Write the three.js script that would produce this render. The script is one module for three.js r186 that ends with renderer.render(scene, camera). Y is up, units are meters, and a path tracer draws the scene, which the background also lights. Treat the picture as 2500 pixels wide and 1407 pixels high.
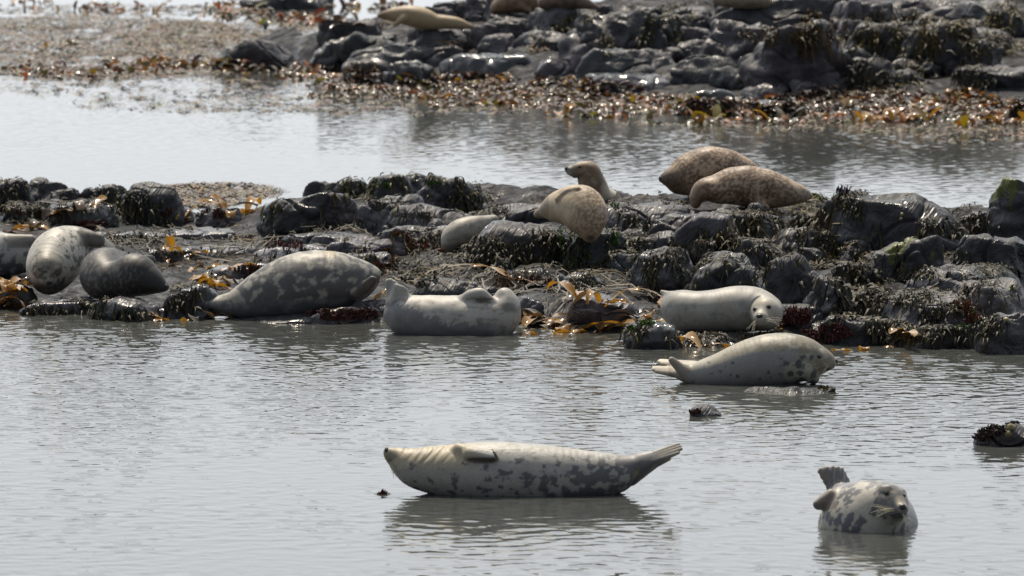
import * as THREE from 'three';
import { mergeVertices, mergeGeometries } from 'three/addons/utils/BufferGeometryUtils.js';

// ---------------------------------------------------------------- camera, sky, sun, exposure
const F = 16000, CY = 703.5, HOR = -731, EYE = 5.6;                 // lens in photo pixels, eye height in metres
const PITCH = Math.atan((CY - HOR) / F);
const scene = new THREE.Scene();
const camera = new THREE.PerspectiveCamera(2 * Math.atan(CY / F) * 180 / Math.PI, 2500 / 1407, 1, 9000);
camera.position.set(0, EYE, 0); camera.rotation.x = -PITCH;
camera.focus = 54; camera.userData.fStop = 4.6;
const renderer = new THREE.WebGLRenderer({ antialias: true });
renderer.toneMapping = THREE.LinearToneMapping; renderer.toneMappingExposure = 1.07;
renderer.shadowMap.enabled = true;
const SUN = new THREE.Vector3(-0.2, 1.62, -0.9).normalize();
{
  const W = 512, H = 256, data = new Float32Array(W * H * 4);
  for (let r = 0; r < H; r++) for (let c = 0; c < W; c++) {
    const up = ((r + 0.5) / H - 0.5) * Math.PI, ro = ((c + 0.5) / W - 0.5) * 2 * Math.PI;
    const x = Math.cos(ro) * Math.cos(up), y = Math.sin(up), z = Math.sin(ro) * Math.cos(up);
    const cs = x * SUN.x + y * SUN.y + z * SUN.z, e = Math.max(0, y);
    const haze = Math.exp(-e * 2), glow = 0.5 * Math.pow(Math.max(0, cs * 0.5 + 0.5), 8) + 0.8 * Math.pow(Math.max(0, cs), 24);
    const ahead = 0.5 - 0.5 * z / Math.hypot(x, z), L = (0.54 + 0.72 * haze) * (0.76 + 0.24 * Math.min(1, e / 0.17)) * (0.2 + 0.8 * ahead);
    const col = [0.78 + 0.10 * ahead + 0.06 * haze, 0.92 + 0.04 * ahead + 0.02 * haze, 1.16 - 0.09 * ahead - 0.05 * haze];
    const o = (r * W + c) * 4;
    for (let k = 0; k < 3; k++) data[o + k] = (L * col[k] + glow * [1.0, 0.98, 0.94][k]) * (y < 0 ? 0.55 : 1);
    data[o + 3] = 1;
  }
  const sky = new THREE.DataTexture(data, W, H, THREE.RGBAFormat, THREE.FloatType);
  sky.mapping = THREE.EquirectangularReflectionMapping; sky.magFilter = THREE.LinearFilter; sky.needsUpdate = true;
  scene.background = sky; scene.environment = sky;
}
const sun = new THREE.DirectionalLight(0xfff1dc, 3.9);
sun.name = 'sun'; sun.position.copy(SUN).multiplyScalar(160).add(new THREE.Vector3(0, 0, -70)); sun.target.position.set(0, 0, -70);
sun.castShadow = true; sun.shadow.mapSize.set(4096, 4096);
Object.assign(sun.shadow.camera, { left: -35, right: 35, top: 40, bottom: -40, near: 10, far: 320 });
scene.add(sun, sun.target);

// ---------------------------------------------------------------- helpers
function rng(seed) { let a = seed | 0; return () => { a = (a + 0x6d2b79f5) | 0; let t = Math.imul(a ^ (a >>> 15), 1 | a); t = (t + Math.imul(t ^ (t >>> 7), 61 | t)) ^ t; return ((t ^ (t >>> 14)) >>> 0) / 4294967296; }; }
const clamp = (x, a = 0, b = 1) => x < a ? a : x > b ? b : x, lerp = (a, b, t) => a + (b - a) * t;
const sstep = (a, b, x) => { const t = clamp((x - a) / (b - a)); return t * t * (3 - 2 * t); };
const PERM = (() => { const r = rng(7), p = new Uint8Array(512), q = [...Array(256).keys()]; for (let i = 255; i > 0; i--) { const j = Math.floor(r() * (i + 1)); [q[i], q[j]] = [q[j], q[i]]; } for (let i = 0; i < 512; i++) p[i] = q[i & 255]; return p; })();
function gr(h, x, y, z) { const u = (h & 8) ? y : x, v = (h & 12) === 0 ? y : ((h & 13) === 12 ? x : z); return ((h & 1) ? -u : u) + ((h & 2) ? -v : v); }
function noise(x, y, z) {
  const X = Math.floor(x), Y = Math.floor(y), Z = Math.floor(z); x -= X; y -= Y; z -= Z;
  const u = x * x * x * (x * (x * 6 - 15) + 10), v = y * y * y * (y * (y * 6 - 15) + 10), w = z * z * z * (z * (z * 6 - 15) + 10);
  const A = PERM[X & 255] + (Y & 255), B = PERM[(X + 1) & 255] + (Y & 255), z0 = Z & 255, z1 = (Z + 1) & 255;
  const a0 = PERM[A & 511], a1 = PERM[(A + 1) & 511], b0 = PERM[B & 511], b1 = PERM[(B + 1) & 511];
  return lerp(lerp(lerp(gr(PERM[a0 + z0], x, y, z), gr(PERM[b0 + z0], x - 1, y, z), u), lerp(gr(PERM[a1 + z0], x, y - 1, z), gr(PERM[b1 + z0], x - 1, y - 1, z), u), v),
    lerp(lerp(gr(PERM[a0 + z1], x, y, z - 1), gr(PERM[b0 + z1], x - 1, y, z - 1), u), lerp(gr(PERM[a1 + z1], x, y - 1, z - 1), gr(PERM[b1 + z1], x - 1, y - 1, z - 1), u), v), w);
}
function fbm(x, y, z, n = 4) { let s = 0, a = 1, t = 0; for (let i = 0; i < n; i++) { s += a * noise(x, y, z); t += a; a *= 0.5; x = x * 2.03 + 11.3; y = y * 2.03 + 5.1; z = z * 2.03 + 7.7; } return s / t; }
const used = new Map();
function numbered(name) { const n = used.get(name) || 0; used.set(name, n + 1); return n ? name + '_' + String(n).padStart(3, '0') : name; }
function add(o, name, label, category, group, kind) {
  o.name = numbered(name); o.userData = {};
  if (label) o.userData.label = label;
  if (category) o.userData.category = category;
  if (group) o.userData.group = group;
  if (kind) o.userData.kind = kind;
  scene.add(o); return o;
}
function mesh(geo, mat) { const m = new THREE.Mesh(geo, mat); m.castShadow = m.receiveShadow = true; return m; }
function part(parent, name, geo, mat, label, kind) { const m = mesh(geo, mat); m.name = name; if (label) m.userData.label = label; if (kind) m.userData.kind = kind; parent.add(m); return m; }
const cp = Math.cos(PITCH), sp = Math.sin(PITCH);
function ray(px, py) { const x = (px - 1250) / F, y = -(py - CY) / F; return [x, y * cp - sp, -(y * sp + cp)]; }      // direction for one photo pixel
function onPlane(px, py, h = 0) { const d = ray(px, py), t = (h - EYE) / d[1]; return new THREE.Vector3(d[0] * t, h, d[2] * t); }
const scaleAt = (p) => F / (-p.z * cp + (EYE - p.y) * sp);                                                        // photo pixels per metre there
const column = (x, z) => 1250 + F * x / -z;
function table(us, vs) { return (u) => { if (u <= us[0]) return vs[0]; for (let i = 1; i < us.length; i++) if (u <= us[i]) return lerp(vs[i - 1], vs[i], (u - us[i - 1]) / (us[i] - us[i - 1])); return vs[vs.length - 1]; }; }
function texture(size, f, srgb) {
  const d = new Uint8Array(size * size * 4);
  for (let y = 0; y < size; y++) for (let x = 0; x < size; x++) { const c = f(x / size, y / size); for (let k = 0; k < 3; k++) d[(y * size + x) * 4 + k] = clamp(c[k]) * 255; d[(y * size + x) * 4 + 3] = 255; }
  const t = new THREE.DataTexture(d, size, size); t.wrapS = t.wrapT = THREE.RepeatWrapping; t.magFilter = THREE.LinearFilter; if (srgb) t.colorSpace = THREE.SRGBColorSpace; t.needsUpdate = true; return t;
}
function tileNoise(u, v, f, seed) { const a = u * 2 * Math.PI, b = v * 2 * Math.PI, r = f / (2 * Math.PI); return noise(Math.cos(a) * r + seed, Math.sin(a) * r + Math.cos(b) * r * 0.7, Math.sin(b) * r + seed * 0.3); }

// ---------------------------------------------------------------- water
{
  const R = rng(11), waves = [];
  for (let i = 0; i < 46; i++) {
    const L = 0.075 * Math.pow(5.5, Math.pow(R(), 0.9)), k = 2 * Math.PI / L, a = (R() - 0.5) * 2.5 + 1.5;
    waves.push([k * Math.cos(a), k * Math.sin(a), R() * 6.283, 0.0112 * (0.6 + 0.8 * R()) / k * (L > 0.5 ? 0.8 : 1)]);
  }
  const xs = [], zs = [];
  const grade = (out, from, to, step, lim, sgn) => { };
  for (let v = -6.6; v <= 6.6; v += 0.036) xs.push(v);
  for (let s = 0.05, v = 6.6; v < 4000;) { s *= 1.35; v += s; xs.push(v); xs.unshift(-v); }
  for (let v = -42; v >= -62; v -= 0.04) zs.push(v);
  for (let v = -62.06; v >= -106; v -= 0.085) zs.push(v);
  for (let s = 0.09, v = -106; v > -8000;) { s *= 1.3; v -= s; zs.push(v); }
  for (let s = 0.05, v = -42; v < 3000;) { s *= 1.35; v += s; zs.unshift(v); }
  const rings = [[990, 1540, 1205, 0.12], [2020, 2220, 1288, 0.1], [945, 1250, 812, 0.12], [1690, 1990, 950, 0.12], [1690, 1760, 1014, 0.02], [2385, 2560, 1084, 0.05]].map(([a, b, py, r]) => [onPlane(a, py), onPlane(b, py), r]);   // ripples where bodies meet the water
  const nx = xs.length, nz = zs.length, pos = new Float32Array(nx * nz * 3), nor = new Float32Array(nx * nz * 3), idx = [];
  for (let j = 0, o = 0; j < nz; j++) for (let i = 0; i < nx; i++, o += 3) {
    const x = xs[i], z = zs[j];
    const inside = sstep(16, 6, Math.abs(x)) * sstep(-30, -40, z) * sstep(-125, -105, z);
    let y = 0, sx = 0, sz = 0;
    if (inside > 0) {
      const calm = lerp(lerp(lerp(1.5, 0.66, sstep(-54, -48, z)), 0.22, sstep(-60, -66, z)), 0.5, sstep(-79, -84, z)) * (0.75 + 0.7 * fbm(x * 0.33, 3.3, z * 0.16, 2) + 0.45 * noise(x * 0.9, 8.1, z * 0.35));
      const A = inside * Math.max(0.15, calm);
      const wx = x + 0.12 * noise(x * 1.3, 1.7, z * 1.1), wz = z + 0.16 * noise(x * 1.1, 9.7, z * 1.3);
      for (const w of waves) { const p = w[0] * wx + w[1] * wz + w[2], s = Math.sin(p), q = Math.cos(p); const e = 1 + 0.55 * s; y += w[3] * s * e; sx += w[3] * w[0] * q * (1 + 1.1 * s); sz += w[3] * w[1] * q * (1 + 1.1 * s); }
      y *= A; sx *= A; sz *= A;
      for (const [p, q, r] of rings) { const t = clamp((x - p.x) / (q.x - p.x)), dx = x - lerp(p.x, q.x, t), dz = z - p.z - 0.12, d = Math.hypot(dx, dz); if (d < 1.1) { const m = 0.055 * Math.exp(-Math.max(0, d - r) / 0.3) * Math.cos(d * 44 + 3 * noise(x * 2, 4, z * 2)) * (0.7 + noise(x * 3, 1, z * 3)); sx += m * dx / (d + 0.01); sz += m * dz / (d + 0.01); } }
    }
    pos[o] = x; pos[o + 1] = y; pos[o + 2] = z;
    const l = Math.hypot(sx, 1, sz); nor[o] = -sx / l; nor[o + 1] = 1 / l; nor[o + 2] = -sz / l;
  }
  for (let j = 0; j < nz - 1; j++) for (let i = 0; i < nx - 1; i++) { const a = j * nx + i, b = a + 1, c = a + nx, d = c + 1; idx.push(a, b, c, b, d, c); }
  const g = new THREE.BufferGeometry(); g.setAttribute('position', new THREE.BufferAttribute(pos, 3)); g.setAttribute('normal', new THREE.BufferAttribute(nor, 3));
  g.setIndex(new THREE.BufferAttribute(new Uint32Array(idx), 1));
  // triangles must face up
  const m = new THREE.MeshPhysicalMaterial({ color: new THREE.Color().setRGB(0.066, 0.071, 0.066), roughness: 0.06, ior: 1.333, metalness: 0 });
  add(mesh(g, m), 'sea', 'grey rippled sea water around the rocks', null, null, 'structure');
}

// ---------------------------------------------------------------- the two rock shelves
const mainFront = table([0, 300, 640, 900, 1200, 1500, 1800, 2100, 2500], [765, 775, 785, 790, 800, 815, 822, 832, 846].map((p) => EYE * F / (p - HOR)));
const mainRidge = table([0, 300, 640, 900, 1200, 1500, 1800, 2100, 2500], [70, 70, 69, 69, 68, 66, 65, 64.5, 64]);
const mainHigh = table([0, 300, 520, 640, 900, 1200, 1500, 1800, 2100, 2500], [0.24, 0.24, 0.1, 0.24, 0.34, 0.45, 0.52, 0.6, 0.52, 0.52]);
function mainShelf(x, z) {
  const d = -z, u = column(x, z), f = mainFront(u) + 0.35 * noise(x * 1.3, 2, z * 0.2), r = mainRidge(u), h = mainHigh(u), t = (d - f) / (r - f);
  let y = t < 0 ? t * (r - f) * 0.35 : t < 1 ? lerp(-0.035, 0.02, sstep(560, 760, u)) + h * Math.pow(t, lerp(1.7, 1.1, sstep(560, 760, u))) : h - (t - 1) * (r - f) * 0.4;
  if (t > -0.3) y += sstep(-0.02, 0.08, t) * (0.07 * fbm(x * 1.5, 4.2, z * 0.9, 4) + lerp(0.05, 0.17, sstep(0.2, 0.5, h)) * cobbles(x + 0.1 * noise(x * 3, 1, z * 3), z * 0.8, 1.9) + 0.04 * cobbles(x + 7, z * 0.9, 4.7) + 0.015 * noise(x * 9, 2, z * 9));
  return Math.max(y, -0.6);
}
function cobbles(x, z, k) {                                          // packed rounded stones: height 0..1
  const X = Math.floor(x * k), Z = Math.floor(z * k); let m = 0;
  for (let i = -1; i <= 1; i++) for (let j = -1; j <= 1; j++) { const a = PERM[(X + i) & 255] + ((Z + j) & 255), p = PERM[a], q = PERM[(p + 17) & 255], h = PERM[(q + 91) & 255] / 255; const dx = x * k - X - i - 0.15 - 0.7 * p / 255, dz = z * k - Z - j - 0.15 - 0.7 * q / 255; m = Math.max(m, (0.35 + 0.65 * h) * Math.sqrt(Math.max(0, 1 - (dx * dx + dz * dz) / 0.62))); }
  return m;
}
const backFront = table([500, 740, 1000, 1400, 1700, 2100, 2500], [95, 165, 205, 245, 268, 276, 282].map((p) => EYE * F / (p - HOR)));
const backRidge = table([500, 740, 1000, 1400, 1700, 2100, 2500], [116, 104, 101, 100, 99, 98, 97]);
const backHigh = table([420, 500, 740, 1000, 1400, 1700, 2100, 2500], [-0.3, -0.1, 0.14, 0.5, 0.78, 1.0, 1.1, 1.15]);
function backShelf(x, z) {
  const d = -z, u = column(x, z), f = backFront(u) + 0.6 * noise(x * 1.1, 2, z * 0.2), r = backRidge(u), h = backHigh(u), t = (d - f) / (r - f);
  let y = t < 0 ? t * (r - f) * 0.2 : t < 1 ? 0.02 + h * Math.pow(t, 1.45) : h - (t - 1) * (r - f) * 0.3;
  y += sstep(0.1, 0.35, t) * (0.08 * fbm(x * 1.3, 9.2, z * 0.8, 4) + 0.26 * cobbles(x + 31, z * 0.8, 1.15) + 0.10 * cobbles(x + 12, z * 0.9, 2.6)) + 0.03 * sstep(-0.02, 0.06, t);
  if (u < 480) y -= (480 - u) * 0.004;
  return Math.max(y, -0.6);
}
class Relief {                                                     // highest surface so far, for resting things on what lies there
  constructor(shelf, x0, x1, z0, z1, cell) { Object.assign(this, { shelf, x0, x1, z0, z1, cell }); this.nx = Math.ceil((x1 - x0) / cell) + 1; this.nz = Math.ceil((z1 - z0) / cell) + 1; this.h = new Float32Array(this.nx * this.nz); for (let j = 0; j < this.nz; j++) for (let i = 0; i < this.nx; i++) this.h[j * this.nx + i] = shelf(x0 + i * cell, z0 + j * cell); }
  height(x, z) { const fx = (x - this.x0) / this.cell, fz = (z - this.z0) / this.cell; if (fx < 0 || fz < 0 || fx >= this.nx - 1 || fz >= this.nz - 1) return -1; const i = Math.floor(fx), j = Math.floor(fz), a = fx - i, b = fz - j, k = j * this.nx + i; return lerp(lerp(this.h[k], this.h[k + 1], a), lerp(this.h[k + this.nx], this.h[k + this.nx + 1], a), b); }
  put(x, y, z) { const i = Math.round((x - this.x0) / this.cell), j = Math.round((z - this.z0) / this.cell); if (i < 0 || j < 0 || i >= this.nx || j >= this.nz) return; const k = j * this.nx + i; if (y > this.h[k]) this.h[k] = y; }
  fill(pos, idx, off) {                                             // triangles
    for (let t = 0; t < idx.length; t += 3) {
      const a = idx[t] * 3, b = idx[t + 1] * 3, c = idx[t + 2] * 3;
      const L = Math.max(Math.hypot(pos[a] - pos[b], pos[a + 2] - pos[b + 2]), Math.hypot(pos[a] - pos[c], pos[a + 2] - pos[c + 2]), Math.hypot(pos[c] - pos[b], pos[c + 2] - pos[b + 2])), n = Math.max(1, Math.ceil(L / this.cell * 1.2));
      for (let i = 0; i <= n; i++) for (let j = 0; j <= n - i; j++) { const w = i / n, v = j / n, q = 1 - w - v; this.put(off.x + pos[a] * q + pos[b] * w + pos[c] * v, off.y + pos[a + 1] * q + pos[b + 1] * w + pos[c + 1] * v, off.z + pos[a + 2] * q + pos[b + 2] * w + pos[c + 2] * v); }
    }
  }
  hit(px, py, heightOf) {                                           // first surface along the line of sight of a pixel
    const d = ray(px, py), H = heightOf || ((x, z) => this.height(x, z)); let t = -(this.z1 - 0.05) / -d[2], prev = t;
    for (; d[2] * t > this.z0; t += 0.03) { const y = EYE + d[1] * t; if (y <= Math.max(0, H(d[0] * t, d[2] * t))) { let a = prev, b = t; for (let k = 0; k < 8; k++) { const m = (a + b) / 2; if (EYE + d[1] * m <= Math.max(0, H(d[0] * m, d[2] * m))) b = m; else a = m; } return new THREE.Vector3(d[0] * b, EYE + d[1] * b, d[2] * b); } prev = t; }
    return onPlane(px, py, 0);
  }
}
const main = new Relief(mainShelf, -6, 6, -76, -55, 0.025), back = new Relief(backShelf, -9, 9, -112, -83, 0.045);
const grain = texture(256, (u, v) => { const n = 0.5 + 0.35 * tileNoise(u, v, 40, 3) + 0.3 * tileNoise(u, v, 90, 9) + 0.25 * tileNoise(u, v, 14, 5); return [n, n, n]; });
const wetness = texture(256, (u, v) => { const n = 0.62 + 0.55 * tileNoise(u, v, 7, 13) + 0.35 * tileNoise(u, v, 30, 19); return [n, clamp(n, 0.3, 1), n]; });
const rockMat = new THREE.MeshPhysicalMaterial({ vertexColors: true, roughness: 0.72, specularIntensity: 0.7, roughnessMap: wetness, bumpMap: grain, bumpScale: 0.014 });
const shelfMat = new THREE.MeshPhysicalMaterial({ vertexColors: true, roughness: 1, specularIntensity: 0.22, roughnessMap: wetness, bumpMap: grain, bumpScale: 0.006 });
const wetRockMat = new THREE.MeshPhysicalMaterial({ vertexColors: true, roughness: 0.48, roughnessMap: wetness, bumpMap: grain, bumpScale: 0.009 });
const glossRockMat = new THREE.MeshPhysicalMaterial({ vertexColors: true, roughness: 0.2, roughnessMap: wetness, bumpMap: grain, bumpScale: 0.004 });
function rockColour(x, y, z, tone, seed) {
  const n = fbm(x * 2.2, y * 2.2, z * 2.2, 4), m = noise(x * 9 + seed, y * 9, z * 9), k = tone * (1 + 0.85 * n + 0.3 * m), p = noise(x * 1.1 + 40, y, z);
  const dry = 1 + 0.45 * sstep(0.05, 0.3, fbm(x * 1.4 + 19, y * 1.8, z * 1.4 + seed, 3));
  let c = [dry * k * (1 + 0.22 * p), dry * k * (1.0 + 0.02 * p), dry * k * (1.09 + 0.05 * p)];
  const s = noise(x * 26, y * 26 + seed, z * 26); if (s > 0.55) c = c.map((v, i) => lerp(v, [0.2, 0.2, 0.18][i], (s - 0.55) * 1.6));
  return c;
}
function shelf(rel, name, label, x0, x1, z0, z1, sx, sz) {
  const nx = Math.round((x1 - x0) / sx), nz = Math.round((z1 - z0) / sz), pos = [], col = [], uv = [], idx = [];
  for (let j = 0; j <= nz; j++) for (let i = 0; i <= nx; i++) {
    const x = x0 + (x1 - x0) * i / nx, z = z0 + (z1 - z0) * j / nz, y = rel.shelf(x, z); pos.push(x, y, z); uv.push(x, z);
    col.push(...rockColour(x, y, z, 0.029, 1));
    if (i < nx && j < nz) { const a = j * (nx + 1) + i, b = a + nx + 1; idx.push(a, b, a + 1, a + 1, b, b + 1); }
  }
  const g = new THREE.BufferGeometry(); g.setAttribute('position', new THREE.Float32BufferAttribute(pos, 3)); g.setAttribute('color', new THREE.Float32BufferAttribute(col, 3)); g.setAttribute('uv', new THREE.Float32BufferAttribute(uv, 2)); g.setIndex(idx); g.computeVertexNormals();
  add(mesh(g, shelfMat), name, label, null, null, 'structure');
}
shelf(main, 'rock_shelf', 'low wet rock shelf under the nearer line of boulders', -6, 6, -76, -55.5, 0.032, 0.045);
shelf(back, 'rock_shelf', 'rock shelf rising under the boulders across the channel', -9, 9, -106, -84, 0.06, 0.075);

// ---------------------------------------------------------------- boulders
const ballCache = {};
function ball(detail) { if (!ballCache[detail]) { const g = new THREE.IcosahedronGeometry(1, detail); g.deleteAttribute('uv'); g.deleteAttribute('normal'); ballCache[detail] = mergeVertices(g, 1e-5); } return ballCache[detail]; }
let rockSeed = 100;
function rock(rel, cx, top, w, h, label, o = {}) {
  w *= o.level !== undefined ? 1.05 : 1.22; h *= o.level !== undefined ? 1.05 : 1.25;
  const seed = o.seed ?? rockSeed++, R = rng(seed * 77 + 5);
  const G = o.level !== undefined ? onPlane(cx, top + h, o.level) : rel.hit(cx, top + h, rel.shelf), s = scaleAt(G), W = w / s, V = h / s;
  const a = W / 2, c = a * (o.deep ?? 0.75), sink = o.sink ?? (0.5 * V + 0.08), b = (V + sink) / 2, yTop = G.y + V - c * 0.09;
  const C = new THREE.Vector3(G.x, yTop - b, G.z - c * 0.85);
  const planes = [[0.25 * (R() - 0.5), 1, 0.2 * (R() - 0.5), o.flat ?? 0.86]];
  for (let i = 0; i < 15; i++) { const t = R() * 6.283, y = R() * 1.5 - 0.7, q = Math.sqrt(Math.max(0.05, 1 - y * y)); planes.push([q * Math.cos(t), y, q * Math.sin(t), 0.72 + 0.28 * R()]); }
  const pw = o.sharp ?? (7 + 11 * R());
  const size = Math.max(W, V), detail = Math.round(clamp(size / (rel === back ? 0.06 : 0.032), 9, 30)) + 2;
  const src = ball(detail), n = src.attributes.position.count, P = src.attributes.position.array, pos = new Float32Array(n * 3), col = new Float32Array(n * 3), uv = new Float32Array(n * 2);
  const rough = o.rough ?? 1, S3 = Math.min(W, 1.7 * V), tone = (o.tone ?? 1) * (0.036 + 0.015 * R());
  for (let i = 0; i < n; i++) {
    const dx = P[i * 3], dy = P[i * 3 + 1], dz = P[i * 3 + 2]; let q = 0;
    for (const p of planes) { const v = (dx * p[0] + dy * p[1] + dz * p[2]) / p[3]; if (v > 0) q += Math.pow(v, pw); }
    let r = 1.0 / Math.pow(Math.max(q, 0.02), 1 / pw); r = Math.min(r, 1.18);
    let x = dx * r * a, y = dy * r * b, z = dz * r * c;
    const k = 1 / Math.max(0.35, Math.min(1.2, W)), X = C.x + x, Y = C.y + y, Z = C.z + z;
    let e = 0.15 * S3 * rough * fbm(X * 1.7 * k + seed, Y * 1.7 * k, Z * 1.7 * k, 3) + 0.034 * rough * fbm(X * 7, Y * 7 + seed, Z * 7, 3);
    const f1 = Math.abs(noise(X * 2.1 * k + seed * 3, Y * 2.1 * k, Z * 2.1 * k)); e -= 0.045 * rough * sstep(0.06, 0.0, f1) * Math.min(1, W);
    const bed = Math.abs(noise(X * 0.7 + seed, Y * 5 * k + 0.6 * X, Z * 0.7)); e -= 0.012 * rough * sstep(0.06, 0, bed) * Math.min(1, S3);
    e += 0.07 * S3 * rough * (0.35 - Math.abs(noise(X * 3.3 * k + 3 * seed, Y * 3.3 * k + 9, Z * 3.3 * k)) * 1.6);
    e = clamp(e, -0.18 * S3, 0.12 * S3);
    x += dx * e; y += dy * e; z += dz * e;
    pos[i * 3] = x; pos[i * 3 + 1] = y; pos[i * 3 + 2] = z; uv[i * 2] = x + 0.55 * z + seed; uv[i * 2 + 1] = y + 0.7 * z;
    const cc = rockColour(C.x + x, C.y + y, C.z + z, tone, seed); if (o.tint) { cc[0] *= o.tint[0]; cc[1] *= o.tint[1]; cc[2] *= o.tint[2]; }
    if (o.lichen && dy > 0.35) { const g = fbm(X * 5, 3, Z * 5, 3) + (dy - 0.8) * 0.6 + o.lichen; if (g > 0) { const g2 = clamp(g * 7); cc[0] = lerp(cc[0], 0.10, g2); cc[1] = lerp(cc[1], 0.115, g2); cc[2] = lerp(cc[2], 0.022, g2); } }
    col.set(cc, i * 3);
  }
  const g = new THREE.BufferGeometry(); g.setAttribute('position', new THREE.BufferAttribute(pos, 3)); g.setAttribute('color', new THREE.BufferAttribute(col, 3)); g.setAttribute('uv', new THREE.BufferAttribute(uv, 2)); g.setIndex(src.index); g.computeVertexNormals();
  const m = add(mesh(g, o.wet === 2 ? glossRockMat : o.wet ? wetRockMat : rockMat), o.name ?? 'boulder', label, 'rock', o.group); m.position.copy(C);
  rel.fill(pos, src.index.array, C);
  return m;
}
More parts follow.
